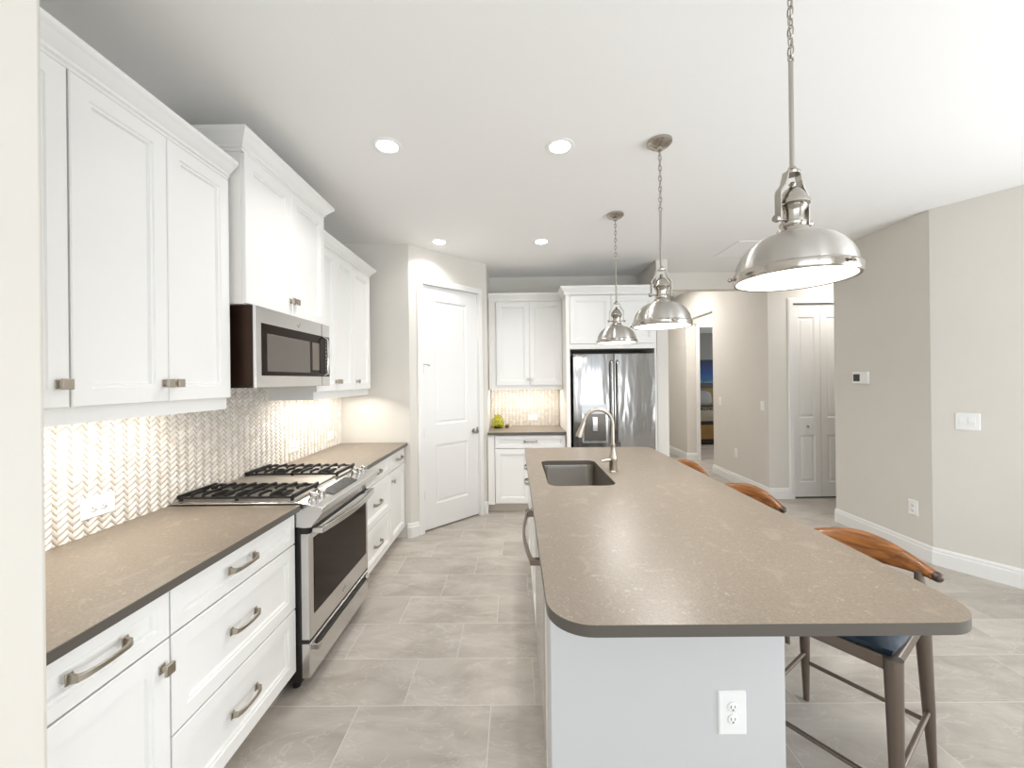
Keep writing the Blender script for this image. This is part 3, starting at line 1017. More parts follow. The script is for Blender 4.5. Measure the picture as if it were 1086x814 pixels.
G1 = 'white wall outlets'
G2 = 'white light switches'
wall_plate('wall_outlet', (-1.687 + 0.0006, 1.568, 1.018), RL, 0.130, 0.082, 'outlet_h', 'white outlet lying sideways on the mosaic by the stub wall', 'outlet', G1).location.x = -1.676
wall_plate('wall_outlet', (-1.676, 2.957, 1.018), RL, 0.120, 0.080, 'outlet_h', 'white outlet on the mosaic just past the stove', 'outlet', G1)
wall_plate('wall_outlet', (-1.676, 3.560, 1.018), RL, 0.120, 0.080, 'outlet_h', 'white outlet at the far end of the left mosaic', 'outlet', G1)
wall_plate('wall_outlet', (0.226, 5.056, 1.020), 0, 0.120, 0.075, 'outlet_h', 'white outlet on the small back wall mosaic', 'outlet', G1)
wall_plate('wall_outlet', (3.31, 3.311, 0.400), -R90, 0.082, 0.125, 'outlet_v', 'white outlet low on the beige right hand wall', 'outlet', G1)
wall_plate('wall_outlet', (3.12, 5.603, 0.433), -R90, 0.072, 0.118, 'outlet_v', 'white outlet low on the far grey hall wall', 'outlet', G1)
wall_plate('light_switch', (3.12, 6.022, 1.144), -R90, 0.072, 0.118, 'switch1', 'single light switch by the bedroom hall opening', 'switch', G2)
wall_plate('light_switch', (3.12, 5.000, 1.140), -R90, 0.072, 0.118, 'switch1', 'single light switch near the closet corner', 'switch', G2)
ang = math.atan2(wr.y, wr.x)
sp = p0 + wr * 0.190
wall_plate('light_switch', (sp.x, sp.y, 1.148), ang, 0.128, 0.128, 'switch2', 'double rocker light switch on the angled white right wall', 'switch', G2)
th = thing('thermostat', (3.31, 3.785, 1.484), -R90, 'white thermostat with dark screen on the beige right wall', 'thermostat')
MB().box(-0.085, 0.085, -0.022, 0, -0.056, 0.056).build('housing', PLAST, th, bevel=0.006)
MB().box(-0.070, 0.000, -0.0235, -0.021, -0.034, 0.034).build('screen', SLOT, th)

# ------------------------------------------------------------------ range (stove)
rg = thing('gas_range', (XF, 1.900, 0), RL, 'stainless slide-in gas range with five burner knobs', 'stove')
RW = 0.760
MB().box(0.002, RW - 0.002, -0.02, 0.600, 0.05, 0.895).build('body', BLACK, rg)
for x in (0.05, RW - 0.05):
    for y in (0.03, 0.55):
        MB().tube([(x, y, 0.0), (x, y, 0.06)], 0.018, 12).build('leg', BLACK, rg)
MB().panel(0.006, 0.252, RW - 0.012, 0.516, -0.064, 0.046, [(0, 0.006), (0.006, 0)]).build('oven_door', STEEL, rg)
od = rg.children[-1]
MB().panel(0.042, 0.362, RW - 0.084, 0.375, -0.0665, 0.012, [(0, 0.0025), (0.002, 0), (0.003, 0)]).build('oven_window', BLKGL, od)
hp = []
for i in range(17):
    q = i / 16
    hp.append((0.035 + (RW - 0.07) * q, -0.112 - 0.030 * math.sin(PI * q), 0.778))
MB().rect_sweep(hp, [(0.016, 0.007)] * 17, (0, 0, 1)).box(0.028, 0.050, -0.118, -0.062, 0.762, 0.790).box(RW - 0.050, RW - 0.028, -0.118, -0.062, 0.762, 0.790).build('oven_handle', STEELH, od, bevel=0.003)
MB().lathe([(0, 0), (0.018, 0), (0.018, 0.002), (0.015, 0.0026), (0.014, 0.001), (0, 0.001)], 28, (RW / 2, -0.064, 0.308), 'y').build('badge', CHROME, od, smooth=True)
MB().box(0.002, RW - 0.002, -0.058, -0.02, 0.236, 0.252).build('drawer_gap', BLACK, rg)
MB().box(0.006, RW - 0.006, -0.056, -0.02, 0.766, 0.800).build('vent_gap', BLACK, rg)
dr = MB().panel(0.006, 0.068, RW - 0.012, 0.168, -0.062, 0.044, [(0, 0.005), (0.005, 0)]).build('storage_drawer', STEEL, rg)
MB().box(0.05, RW - 0.05, -0.0635, -0.050, 0.196, 0.226).build('drawer_pull_recess', BLACK, dr)
MB().extrude_x([(-0.062, 0.190), (-0.074, 0.186), (-0.082, 0.194), (-0.080, 0.206), (-0.072, 0.200), (-0.062, 0.200)], 0.05, RW - 0.05).build('drawer_pull', STEELH, dr)
for x in (0.055, RW - 0.055):
    MB().box(x - 0.014, x + 0.014, -0.086, -0.060, 0.184, 0.212).build('pull_end', CHROME, dr, bevel=0.003)
# control panel: sloping top, front lip and undercut
cp = MB().extrude_x([(0.002, 0.925), (-0.120, 0.900), (-0.130, 0.894), (-0.130, 0.868), (-0.112, 0.846), (-0.074, 0.800), (-0.040, 0.796), (0.002, 0.800)], 0.0, RW)
cpo = cp.build('control_panel', STEEL, rg, bevel=0.003)
sl_ang = math.atan2(0.025, 0.122)


def on_panel(x, dpt, up_=0.0):
    """point on sloping panel; dpt measured back from front edge"""
    return (x, -0.120 + dpt * math.cos(sl_ang), 0.900 + dpt * math.sin(sl_ang) + up_)


for kx in (0.062, 0.140, 0.560, 0.635, 0.700):
    c = on_panel(kx, 0.066)
    mb = MB().lathe([(0.024, 0), (0.024, 0.004), (0.019, 0.006), (0.018, 0.010), (0.021, 0.014), (0.020, 0.030), (0.017, 0.033), (0, 0.033)], 28)
    mb.box(-0.004, 0.004, -0.020, 0.020, 0.028, 0.038)
    mb.xf(Matrix.Translation(c) @ Matrix.Rotation(sl_ang, 4, 'X'))
    mb.build('burner_knob', STEELH, cpo, smooth=True)
dm = MB().box(0.190, 0.500, 0.020, 0.098, 0, 0.003).xf(Matrix.Translation(on_panel(0, 0, 0)) @ Matrix.Rotation(sl_ang, 4, 'X'))
dm.build('display', DISP, cpo)
# cooktop deck
MB().box(-0.006, RW + 0.006, 0.0, 0.603, HT + 0.001, HT + 0.010).build('cooktop', STEEL, rg, bevel=0.003)
ck = rg.children[-1]
MB().box(0.012, RW - 0.012, 0.012, 0.590, HT + 0.009, HT + 0.0115).build('burner_deck', mat('cooktop_deck', (168, 162, 154), 0.4, 0.8), ck)
for bx in (0.135, RW - 0.135):
    for by in (0.150, 0.450):
        MB().lathe([(0.052, 0), (0.050, 0.008), (0.036, 0.010), (0.036, 0.016), (0.030, 0.019), (0, 0.019)], 28, (bx, by, HT + 0.011)).build('burner', IRON, ck, smooth=True)


def grate(x0, x1):
    mb = MB(); zt = HT + 0.040; y0, y1 = 0.022, 0.582
    h = 0.012
    mb.box(x0, x0 + 0.010, y0, y1, zt - 0.016, zt - 0.006).box(x1 - 0.010, x1, y0, y1, zt - 0.016, zt - 0.006)
    for k in range(11):
        y = y0 + (y1 - y0) * k / 10
        if k in (0, 10):
            mb.box(x0, x1, y - 0.006, y + 0.006, zt - 0.016, zt + 0.002)
        else:
            # fingers running in from both ends, slightly arched at the tips
            mid = (x0 + x1) / 2
            g = 0.020 if k % 2 else 0.0
            for a, b in ((x0 + 0.010, mid - g), (mid + g, x1 - 0.010)):
                mb.rect_sweep([(a, y, zt - 0.004), (a * 0.88 + b * 0.12, y, zt + 0.003), (b * 0.7 + a * 0.3, y, zt + 0.002), (b, y, zt - (0.006 if g else 0.0))], [(0.0055, 0.006)] * 4, (0, 1, 0))
    mb.box(x0, x1, (y0 + y1) / 2 - 0.006, (y0 + y1) / 2 + 0.006, zt - 0.016, zt - 0.002)
    for a in (x0 + 0.004, x1 - 0.016):
        for b in (y0, (y0 + y1) / 2 - 0.006, y1 - 0.012):
            mb.box(a, a + 0.012, b, b + 0.012, HT + 0.011, zt - 0.012)
    return mb.build('grate', IRON, ck)


grate(0.014, 0.262)
grate(RW - 0.262, RW - 0.014)
mb = MB().box(0.272, RW - 0.272, 0.030, 0.570, HT + 0.0116, HT + 0.022)
mb.build('griddle_plate', mat('griddle_steel', (176, 170, 160), 0.4, 0.8), ck, bevel=0.002)

# ------------------------------------------------------------------ microwave
mw = thing('microwave', (-1.252, 1.898, 1.478), RL, 'stainless over-the-range microwave with a dark brown side', 'microwave')
MB().box(0.002, 0.760, 0.0125, 0.428, 0.010, 0.400).build('housing', MWSIDE, mw, bevel=0.002)
MB().box(0.004, 0.758, 0.06, 0.42, 0.0, 0.014).build('vent_bottom', BLACK, mw)
face = MB().panel(0.0, 0.0, 0.762, 0.402, 0.0, 0.012, [(0, 0.002), (0.002, 0)]).build('front_frame', STEEL, mw)
MB().box(0.655, 0.658, -0.001, 0.01, 0.004, 0.398).build('door_seam', SLOT, mw)
win = MB().panel(0.046, 0.060, 0.708, 0.262, -0.003, 0.010, [(0, 0.002), (0.002, 0), (0.003, 0)]).build('window_glass', BLKGL, mw)
MB().panel(0.085, 0.082, 0.415, 0.190, -0.0042, 0.002, [(0, 0.0005), (0.001, 0)]).build('viewing_mesh', mat('microwave_mesh', (112, 106, 100), 0.25, 0.5), win)
MB().panel(0.530, 0.100, 0.085, 0.170, -0.0042, 0.002, [(0, 0.0005), (0.001, 0)]).build('vent_screen', mat('microwave_screen', (120, 110, 100), 0.25, 0.4), win)
cpn = MB().panel(0.690, 0.064, 0.062, 0.254, -0.0045, 0.002, [(0, 0.0005), (0.001, 0)]).build('keypad', BLACK, mw)
kp = MB()
for r in range(10):
    for c in range(2):
        kp.box(0.698 + c * 0.026, 0.716 + c * 0.026, -0.0055, -0.004, 0.074 + r * 0.024, 0.086 + r * 0.024)
kp.build('keys', mat('key_print', (150, 140, 132), 0.5), cpn)
MB().rect_sweep([(0.668, -0.002, 0.066), (0.668, -0.030, 0.082), (0.668, -0.036, 0.19), (0.668, -0.030, 0.300), (0.668, -0.002, 0.316)], [(0.010, 0.006)] * 5, (1, 0, 0)).build('handle', STEELH, mw, bevel=0.003)
MB().lathe([(0, 0), (0.014, 0), (0.014, 0.002), (0.011, 0.0026), (0.010, 0.001), (0, 0.001)], 28, (0.390, 0.0, 0.356), 'y').build('badge', CHROME, mw, smooth=True)

# ------------------------------------------------------------------ refrigerator
fr = thing('refrigerator', (0.640, 4.345, 0), 0, 'stainless french door refrigerator with water dispenser', 'refrigerator')
FW = 0.900
MB().box(0.004, FW - 0.004, 0.055, 0.680, 0.03, 1.765).build('body', mat('fridge_side', (92, 90, 88), 0.5, 0.4), fr)
MB().box(0.03, FW - 0.03, 0.08, 0.66, 0.0, 0.03).build('plinth', BLACK, fr)


def fridge_door(x0, x1, z0, z1, bulge=0.003):
    n = 12; poly = []
    for i in range(n + 1):
        q = i / n
        poly.append((x0 + (x1 - x0) * q, -bulge * math.sin(PI * q) ** 0.7))
    poly += [(x1, 0.050), (x0, 0.050)]
    return MB().prism(poly, z0, z1)


FRM = mat('fridge_stainless', (150, 148, 146), 0.14, 1.0, bump=(2.6, 0.38, (2.6, 1, 0.6)))
FRM.node_tree.nodes['Bump'].inputs['Distance'].default_value = 0.02
ld = fridge_door(0.0, 0.448, 0.66, 1.778).build('door', FRM, fr, bevel=0.004)
rd = fridge_door(0.453, FW, 0.66, 1.778).build('door', FRM, fr, bevel=0.004)
fridge_door(0.0, FW, 0.05, 0.65, 0.008).build('freezer_drawer', FRM, fr, bevel=0.004)
for d, x in ((ld, 0.418), (rd, 0.484)):
    pts = [(x, -0.004, 0.80), (x, -0.040, 0.815), (x, -0.052, 0.86), (x, -0.056, 1.26), (x, -0.052, 1.65), (x, -0.040, 1.685), (x, -0.004, 1.70)]
    MB().tube(pts, [(0.012, 0.010)] * 7, 14).build('handle', STEELH, d, smooth=True)
MB().tube([(0.06, -0.004, 0.59), (0.07, -0.05, 0.59), (0.83, -0.05, 0.59), (0.84, -0.004, 0.59)], 0.012).build('handle', STEELH, fr, smooth=True)
# dispenser
MB().box(0.092, 0.372, -0.014, -0.002, 1.120, 1.222).build('dispenser_panel', mat('dispenser_display', (168, 168, 168), 0.3, 0.6), ld)
MB().box(0.092, 0.112, -0.014, -0.002, 0.815, 1.120).box(0.352, 0.372, -0.014, -0.002, 0.815, 1.120).box(0.092, 0.372, -0.020, -0.002, 0.800, 0.822).build('dispenser_frame', STEELH, ld)
MB().box(0.112, 0.352, -0.0095, -0.002, 0.822, 1.120).build('dispenser_cavity', mat('dispenser_recess', (98, 92, 86), 0.25, 0.6), ld)
MB().box(0.205, 0.259, -0.022, -0.009, 0.930, 1.085).build('dispenser_paddle', STEELH, ld, bevel=0.003)

# ------------------------------------------------------------------ island
XI = 0.100
# the end wall of the island, painted, carrying the outlet
ie = MB().box(XI + 0.003, 0.855, 1.270, 1.420, 0, 0.883)
o = ie.build('island_end_wall', mat('island_paint', (202, 202, 202), 0.6), bevel=0.004)
rebase(o); tag(o, 'light grey painted end wall of the island below the worktop', 'island')
wall_plate('wall_outlet', (0.682, 1.270, 0.432), 0, 0.089, 0.140, 'outlet_v', 'white outlet on the near end wall of the island', 'outlet', G1)
# back wall of island on the stool side
o = MB().box(0.755, 0.855, 1.422, 3.350, 0, 0.883).build('island_back_wall', mat('island_paint_back', (202, 202, 202), 0.6), bevel=0.004)
rebase(o); tag(o, 'grey painted wall of the island facing the bar stools', 'island')
# local x runs toward the camera (rotation -90): origin at the far end
base_cabinet('island_cabinet', (XI, 3.350, 0), -R90, 0.400, 'white island drawer cabinet at the far end facing the stove side',
             [('drawer', 0.002, 0.729, 0.396, 0.146, [('p', 0.20, 0.806)]),
              ('drawer', 0.002, 0.560, 0.396, 0.163, [('p', 0.20, 0.690)]),
              ('drawer', 0.002, 0.113, 0.396, 0.441, [('p', 0.20, 0.440)])], group='island cabinets')
base_cabinet('island_cabinet', (XI, 2.948, 0), -R90, 0.860, 'white two door sink cabinet in the island',
             [('drawer', 0.002, 0.729, 0.856, 0.146),
              ('door', 0.002, 0.113, 0.427, 0.610, [('k', 0.40, 0.66)]),
              ('door', 0.431, 0.113, 0.427, 0.610, [('k', 0.46, 0.66)])], group='island cabinets', backpanel=False)
dwsh = thing('dishwasher', (XI, 2.084, 0), -R90, 'stainless dishwasher with a bowed handle in the island', 'dishwasher')
MB().box(0.004, 0.596, 0.03, 0.600, 0.10, 0.875).build('body', BLACK, dwsh)
MB().box(0.0, 0.6, 0.07, 0.09, 0.0, 0.10).build('toe_kick', TOE, dwsh)
dd = MB().panel(0.002, 0.105, 0.596, 0.772, -0.004, 0.034, [(0, 0.004), (0.004, 0)]).build('door', STEEL, dwsh)
hp = [(0.03 + 0.54 * i / 16, -0.044 - 0.024 * math.sin(PI * i / 16), 0.805) for i in range(17)]
MB().rect_sweep(hp, [(0.013, 0.006)] * 17, (0, 0, 1)).box(0.022, 0.040, -0.050, -0.003, 0.792, 0.818).box(0.560, 0.578, -0.050, -0.003, 0.792, 0.818).build('handle', mat('dishwasher_handle_steel', (128, 116, 106), 0.3, 1.0), dd, bevel=0.003)
o = MB().box(XI + 0.002, XI + 0.60, 1.424, 1.480, 0, 0.883).build('island_filler_panel', CARC)
rebase(o); tag(o, 'narrow white filler panel between dishwasher and island end wall', 'panel')

# sink
sk = thing('kitchen_sink', (0.370, 2.520, 0.882), 0, 'stainless undermount sink bowl set in the island', 'sink')
prof = [(0.000, 0.0), (0.002, -0.010), (0.006, -0.19), (0.020, -0.215), (0.045, -0.222)]
mb = MB(); rings = []
for ins, dz in [(-0.012, 0.0)] + prof:
    rr_ = max(0.02, 0.06 - ins * 0.4)
    ring = rounded(-0.190 + ins, 0.190 - ins, -0.340 + ins, 0.340 - ins, (rr_,) * 4)
    rings.append([(x, y, dz - 0.0005) for x, y in ring])
n = len(rings[0]); vs = [p for r in rings for p in r]; fs = []
for i in range(len(rings) - 1):
    for k in range(n):
        fs.append((i * n + k, i * n + (k + 1) % n, (i + 1) * n + (k + 1) % n, (i + 1) * n + k))
fs.append(tuple((len(rings) - 1) * n + k for k in range(n)))
mb.add(vs, fs)
bowl = mb.build('bowl', mat('sink_steel', (146, 140, 132), 0.3, 1.0), sk, smooth=True)
sd = bowl.modifiers.new('solid', 'SOLIDIFY'); sd.thickness = 0.0015; sd.offset = -1
MB().lathe([(0, 0.002), (0.020, 0.002), (0.024, 0.006), (0.044, 0.006), (0.045, 0.0)], 28, (0, 0, -0.2225)).build('drain', CHROME, sk, smooth=True)

# faucet
fa = thing('kitchen_faucet', (0.615, 2.502, HT), 0, 'brushed nickel gooseneck faucet standing beside the sink', 'faucet')
MB().lathe([(0, 0), (0.029, 0), (0.029, 0.006), (0.024, 0.010), (0.023, 0.062), (0.027, 0.075), (0.026, 0.095), (0.017, 0.130), (0.014, 0.160), (0.016, 0.166), (0.016, 0.176), (0, 0.176)], 28).build('body', NICK, fa, smooth=True)
pts = [(0, 0, 0.170), (0, 0, 0.24), (0, 0, 0.300)]
for i in range(1, 15):
    a = PI * i / 14 * 0.94
    pts.append((-0.092 + 0.092 * math.cos(a), 0, 0.300 + 0.095 * math.sin(a)))
MB().tube(pts, 0.0115, 16).build('spout', NICK, fa, smooth=True)
e = Vector(pts[-1]); dnn = Vector((-0.35, 0, -1)).normalized()
MB().tube([e, e + dnn * 0.010, e + dnn * 0.03, e + dnn * 0.085, e + dnn * 0.10, e + dnn * 0.104], [0.013, 0.015, 0.0155, 0.022, 0.022, 0.018], 18).build('spray_head', NICK, fa, smooth=True)
MB().tube([(0, 0, 0.078), (-0.02, -0.01, 0.078), (-0.075, -0.03, 0.074), (-0.082, -0.033, 0.074)], [0.014, 0.010, 0.007, 0.005], 12).build('lever', NICK, fa, smooth=True)


# ------------------------------------------------------------------ pendants
def make_pendant(loc, rz, label):
    RIM = 1.787
    t = thing('pendant_light', loc, rz, label, 'pendant lamp', 'pendants over the island')
    z = lambda v: v - CEIL      # local heights measured down from the ceiling
    MB().lathe([(0, z(2.768)), (0.016, z(2.768)), (0.018, z(2.784)), (0.050, z(2.792)), (0.066, z(2.806)), (0.067, z(2.819)), (0, z(2.819))], 40).build('canopy', PEND2, t, smooth=True)
    mb = MB()
    n = 11
    top, bot = 2.772, 2.452
    step = (top - bot) / n
    for i in range(n):
        c = z(top - step * (i + 0.5))
        pts = []
        for k in range(14):
            a = 2 * PI * k / 14
            x, zz = 0.0085 * math.cos(a), (step * 0.5 + 0.005) * math.sin(a)
            pts.append((x, 0, c + zz) if i % 2 else (0, x, c + zz))
        mb.tube(pts, 0.0022, 6, closed=True)
    # cord threaded through the links
    mb.tube([(0.002 * (-1) ** i, 0.002 * (-1) ** (i // 2), z(top - (top - bot) * i / 12)) for i in range(13)], 0.002, 6)
    mb.build('chain', PEND2, t, smooth=True)
    MB().tube([(0.009 * math.cos(2 * PI * k / 16), 0, z(2.444) + 0.010 * math.sin(2 * PI * k / 16)) for k in range(16)], 0.003, 8, closed=True).tube([(0, 0, z(2.436)), (0, 0, z(2.108))], 0.0065, 14).build('rod', PEND2, t, smooth=True)
    # yoke: hub plate, two straps, pivot screws
    yk = MB().lathe([(0, z(2.100)), (0.020, z(2.100)), (0.022, z(2.108)), (0.012, z(2.116)), (0.009, z(2.124)), (0, z(2.124))], 20)
    for s in (-1, 1):
        yk.rect_sweep([(s * 0.008, 0, z(2.106)), (s * 0.024, 0, z(2.104)), (s * 0.028, 0, z(2.090)), (s * 0.036, 0, z(2.066)), (s * 0.054, 0, z(2.045)), (s * 0.056, 0, z(2.035)), (s * 0.056, 0, z(1.956))], [(0.010, 0.0025)] * 7, (0, 1, 0))
    yk.build('yoke', PEND2, t, bevel=0.0008)
    for s in (-1, 1):
        MB().tube([(s * 0.026, 0, z(1.964)), (s * 0.070, 0, z(1.964))], 0.004, 10).tube([(s * 0.060, 0, z(1.964)), (s * 0.070, 0, z(1.964))], 0.010, 14).build('pivot_screw', PEND2, t, smooth=True)
    MB().lathe([(0, z(2.078)), (0.005, z(2.078)), (0.010, z(2.072)), (0.006, z(2.066)), (0.010, z(2.063)), (0.022, z(2.054)), (0.034, z(2.036)), (0.040, z(2.024)), (0.043, z(2.020)), (0.043, z(2.009)), (0.036, z(2.005)), (0.038, z(2.000)), (0.034, z(1.995)),
                (0.029, z(1.986)), (0.028, z(1.960)), (0.034, z(1.957)), (0.034, z(1.949)), (0.031, z(1.945)), (0.040, z(1.938)), (0.042, z(1.930)), (0.051, z(1.926)), (0.052, z(1.920)), (0.048, z(1.915))][::-1], 40).build('neck', PEND2, t, smooth=True)
    pr = []
    for i in range(19):
        a = (PI / 2) * i / 18
        pr.append((0.046 + (0.152 - 0.046) * math.sin(a) ** 1.06, z(1.812 + (1.920 - 1.812) * math.cos(a) ** 1.08)))
    sh = MB().lathe([(0.0, z(1.921))] + pr, 72).build('shade', PEND, t, smooth=True)
    sm = sh.modifiers.new('solid', 'SOLIDIFY'); sm.thickness = 0.0015; sm.offset = 0
    MB().lathe([(0.149, z(RIM + 0.001)), (0.156, z(RIM)), (0.159, z(RIM + 0.004)), (0.159, z(RIM + 0.025)), (0.155, z(RIM + 0.029)), (0.148, z(RIM + 0.029)), (0.148, z(RIM + 0.002)), (0.149, z(RIM + 0.001))], 72).build('rim', PEND2, t, smooth=True)
    for k in range(3):
        a = 2 * PI * k / 3 + 0.45
        MB().tube([(0.155 * math.cos(a), 0.155 * math.sin(a), z(RIM + 0.015)), (0.166 * math.cos(a), 0.166 * math.sin(a), z(RIM + 0.015))], 0.0035, 8).ball((0.169 * math.cos(a), 0.169 * math.sin(a), z(RIM + 0.015)), 0.007).build('rim_screw', PEND2, t, smooth=True)
    MB().lathe([(0, z(RIM + 0.004)), (0.10, z(RIM + 0.0042)), (0.148, z(RIM + 0.006)), (0.148, z(RIM + 0.010)), (0, z(RIM + 0.010))], 60).build('diffuser', LAMPW, t, smooth=True)
    l = bpy.data.lights.new('pendant_bulb', 'AREA'); l.shape = 'DISK'; l.size = 0.27; l.energy = PEND_W; l.color = (1, 0.98, 0.95)
    lo = bpy.data.objects.new('bulb', l); COL.objects.link(lo); lo.parent = t; lo.location = (0, 0, z(RIM - 0.004))
    return t


PEND_W = 4.2
p_ = make_pendant((0.829, 1.175, CEIL), math.radians(18), 'brushed nickel dome pendant nearest the camera')
copy_thing(p_, (0.820, 2.200, CEIL), math.radians(4), 'middle brushed nickel pendant above the island')
copy_thing(p_, (0.820, 3.170, CEIL), math.radians(-4), 'farthest and smallest looking pendant, in front of the refrigerator cabinet')


# ------------------------------------------------------------------ downlights and vent
def downlight(x, y, label):
    t = thing('downlight', (x, y, CEIL), 0, label, 'ceiling light', 'recessed ceiling lights')
    MB().lathe([(0.058, -0.002), (0.072, -0.006), (0.082, -0.003), (0.083, -0.0005), (0.058, -0.0005), (0.058, -0.002)], 44).build('trim_ring', PLAST, t, smooth=True)
    MB().lathe([(0, -0.0035), (0.056, -0.003), (0.058, -0.0008), (0, -0.0008)], 40).build('lens', DLM, t, smooth=True)
    l = bpy.data.lights.new('downlight_lamp', 'AREA'); l.shape = 'DISK'; l.size = 0.11; l.energy = DOWN_W; l.color = (1, 0.98, 0.95)
    l.spread = math.radians(130)
    lo = bpy.data.objects.new('lamp', l); COL.objects.link(lo); lo.parent = t; lo.location = (0, 0, -0.008)


DOWN_W = 4.0
downlight(-0.700, 2.205, 'recessed ceiling light nearest the stove')
downlight(0.270, 2.235, 'recessed ceiling light left of the middle pendant')
downlight(-0.705, 3.745, 'recessed ceiling light by the pantry door corner')
downlight(0.267, 3.775, 'recessed ceiling light before the back wall cabinets')
vt = thing('ceiling_vent', (2.18, 3.83, CEIL), 0, 'white square return air grille flush in the ceiling', 'vent')
MB().box(0, 0.46, 0, 0.03, -0.006, 0).box(0, 0.46, 0.45, 0.48, -0.006, 0).box(0, 0.03, 0.03, 0.45, -0.006, 0).box(0.43, 0.46, 0.03, 0.45, -0.006, 0).build('vent_frame', CEILM, vt, bevel=0.002)
mb = MB()
for k in range(20):
    y = 0.036 + k * 0.0212
    mb.add([(0.03, y, -0.0035), (0.43, y, -0.0035), (0.43, y + 0.018, -0.0045), (0.03, y + 0.018, -0.0045), (0.03, y, -0.002), (0.43, y, -0.002), (0.43, y + 0.018, -0.003), (0.03, y + 0.018, -0.003)],
           [(0, 1, 2, 3), (4, 7, 6, 5), (0, 4, 5, 1), (1, 5, 6, 2), (2, 6, 7, 3), (3, 7, 4, 0)])
mb.build('louvers', CEILM, vt)


# ------------------------------------------------------------------ bar stools
def make_stool(loc, rz, label):
    t = thing('bar_stool', loc, rz, label, 'bar stool', 'bar stools at the island')
    SH = 0.600
    # legs: tapered, splayed; local +y is the back
    for sx in (-1, 1):
        MB().tube([(sx * 0.200, -0.254, 0.0), (sx * 0.196, -0.246, 0.25), (sx * 0.188, -0.232, SH)], [0.0115, 0.019, 0.0255], 20).build('leg', LEGM, t, smooth=True)
        MB().tube([(sx * 0.204, 0.215, 0.0), (sx * 0.198, 0.188, 0.25), (sx * 0.190, 0.150, SH), (sx * 0.186, 0.132, 0.775)], [0.0115, 0.019, 0.0245, 0.013], 20).build('leg', LEGM, t, smooth=True)
    mb = MB()
    for s in (-1, 1):
        mb.box(-0.175, 0.175, -0.041 + s * 0.191 - 0.010, -0.041 + s * 0.191 + 0.010, SH - 0.045, SH)
        mb.box(s * 0.188 - 0.010, s * 0.188 + 0.010, -0.215, 0.135, SH - 0.045, SH)
    mb.build('seat_frame', LEGM, t, bevel=0.004)
    for a, b in (((-0.199, 0.195, 0.19), (0.199, 0.195, 0.19)), ((-0.197, -0.248, 0.19), (0.197, -0.248, 0.19)), ((-0.197, -0.247, 0.235), (-0.198, 0.190, 0.235)), ((0.197, -0.247, 0.235), (0.198, 0.190, 0.235))):
        MB().tube([a, b], 0.0085, 12).build('stretcher', LEGM, t, smooth=True)
    # cushion: pillowed square
    n = 14; v = []; f = []
    def hgt(a, b): return 0.050 * (1 - abs(a) ** 4) ** 0.5 * (1 - abs(b) ** 4) ** 0.5
    for j in range(n + 1):
        for i in range(n + 1):
            a, b = -1 + 2 * i / n, -1 + 2 * j / n
            k = 1 - 0.06 * (a * a * b * b)
            v.append((a * 0.200 * k, -0.041 + b * 0.203 * k, SH + 0.022 + hgt(a, b)))
    for j in range(n):
        for i in range(n):
            q = j * (n + 1) + i; f.append((q, q + 1, q + n + 2, q + n + 1))
    mb = MB(); mb.add(v, f)
    # skirt down to frame
    rim_ = [i for i in range(n + 1)] + [(j * (n + 1) + n) for j in range(1, n + 1)] + [n * (n + 1) + i for i in range(n - 1, -1, -1)] + [j * (n + 1) for j in range(n - 1, 0, -1)]
    k0 = len(mb.v)
    for r in rim_:
        x, y, z = mb.v[r]; mb.v.append((x * 0.97, -0.041 + (y + 0.041) * 0.97, SH + 0.001))
    m_ = len(rim_)
    for i in range(m_):
        mb.f.append((rim_[i], k0 + i, k0 + (i + 1) % m_, rim_[(i + 1) % m_]))
    mb.f.append(tuple(k0 + i for i in range(m_)))
    mb.build('seat_cushion', NAVY, t, smooth=True)
    # curved walnut back rail: deep in the middle, tapering to rounded ends
    pts, rad = [], []
    N = 26
    for i in range(N + 1):
        q = -1 + 2 * i / N
        pts.append((0.234 * q, 0.196 - 0.080 * q * q, 0.800 - 0.022 * abs(q) ** 1.5))
    mb = MB(); base = 0; m = 16
    for i, p in enumerate(pts):
        q = -1 + 2 * i / N
        hz = 0.0170 + 0.036 * (math.cos(q * PI / 2) ** 1.3 if abs(q) < 1 else 0)
        ht = 0.0150 - 0.003 * math.cos(q * PI / 2)
        tn = Vector((0.234, -0.160 * q, 0)).normalized(); nn = Vector((-tn.y, tn.x, 0))
        tilt = 0.22
        for k in range(m):
            a = 2 * PI * k / m
            du, dz = ht * math.cos(a), hz * math.sin(a)
            mb.v.append((p[0] + nn.x * (du + dz * tilt), p[1] + nn.y * (du + dz * tilt), p[2] + dz))
    for i in range(N):
        for k in range(m):
            mb.f.append((i * m + k, i * m + (k + 1) % m, (i + 1) * m + (k + 1) % m, (i + 1) * m + k))
    mb.f.append(tuple(range(m - 1, -1, -1))); mb.f.append(tuple(N * m + k for k in range(m)))
    br = mb.build('back_rail', WALNUT, t, smooth=True)
    for s in (-1, 1):
        MB().ball((s * 0.237, 0.114, 0.778), 0.0185, 18, 12, (0.9, 1, 1)).build('end_cap', CAPM, br, smooth=True)
    return t


st = make_stool((1.279, 1.555, 0), math.radians(-55), 'walnut backed bar stool nearest the camera, navy seat corner showing')
copy_thing(st, (1.236, 2.310, 0), math.radians(-60), 'middle bar stool, its walnut rail end cap by the island edge')
copy_thing(st, (1.180, 3.040, 0), math.radians(-65), 'farthest bar stool, only a walnut rail tip above the worktop')

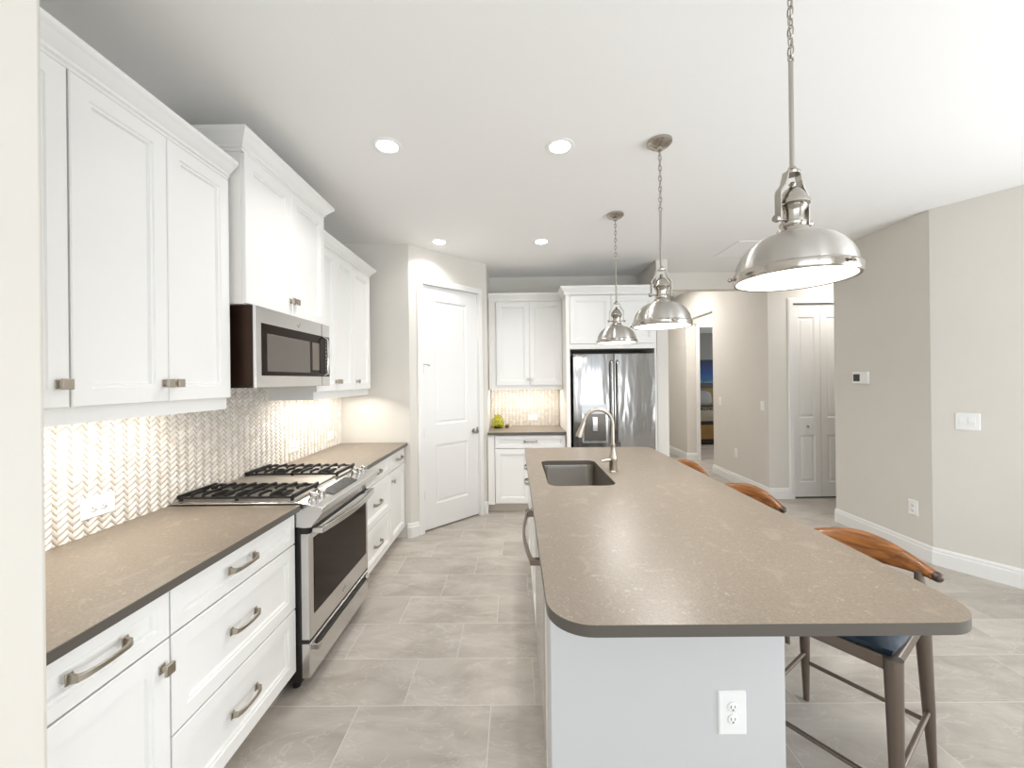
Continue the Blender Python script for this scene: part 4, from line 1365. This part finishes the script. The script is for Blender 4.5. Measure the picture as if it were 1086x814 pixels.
# ------------------------------------------------------------------ glass jar of lemons
jar = thing('glass_jar', (-0.215, 4.850, HT), 0, 'rounded yellow-green glass jar on the back wall worktop', 'jar')
jp = [(0, 0.0), (0.050, 0.0), (0.068, 0.014), (0.076, 0.045), (0.074, 0.080), (0.060, 0.115), (0.044, 0.135), (0.040, 0.150), (0.046, 0.160)]
j = MB().lathe(jp + [(r - 0.0035, h) for r, h in jp[:1:-1]] + [(0, 0.005)], 40).build('glass_body', GLASSY, jar, smooth=True)
k = 0
for (x, y, z, lab) in ((-0.026, -0.020, 0.036, 'lemon at the left bottom of the glass jar'), (0.028, -0.018, 0.038, 'lemon at the right bottom of the glass jar'), (0.0, 0.028, 0.038, 'lemon at the back bottom of the glass jar'), (-0.006, -0.012, 0.086, 'lemon on top of the pile in the glass jar')):
    o = MB().ball((0, 0, 0), 0.024, 18, 12, (1.0, 1.0, 1.0)).ball((0.023, 0, 0), 0.005, 8, 6).build('lemon', LEMON, smooth=True)
    o.location = (-0.215 + x, 4.850 + y, HT + z); o.rotation_euler = (k, k * 0.7, k * 1.9); k += 1
    tag(o, lab, 'lemon', 'lemons in the glass jar')
o = MB().lathe([(0, 0), (0.020, 0), (0.026, 0.012), (0.024, 0.030), (0.012, 0.042), (0, 0.044)], 24).build('wooden_ornament', mat('ornament_wood', (104, 70, 48), 0.5), smooth=True)
o.location = (-0.105, 4.845, HT); tag(o, 'small brown wooden ornament beside the glass jar', 'ornament')

# added fill lights, unseen and without fixtures, brightening the hall, passage and bedroom
area_light('hall_fill_light', (2.35, 6.6, 3.03), (0, 0, 0), 0.3, 0.3, 20, (1, 0.98, 0.96))
area_light('passage_fill_light', (4.0, 6.7, 3.03), (0, 0, 0), 0.3, 0.3, 17, (1, 0.96, 0.92))
area_light('side_hall_fill_light', (3.9, 4.5, CEIL - 0.01), (0, 0, 0), 0.25, 0.25, 8, (1, 0.97, 0.93))
area_light('bedroom_fill_light', (6.95, 9.4, 1.5), (R90, 0, R90), 1.2, 1.2, 22, DAY)  # bedroom wall has no window; light added to brighten the room
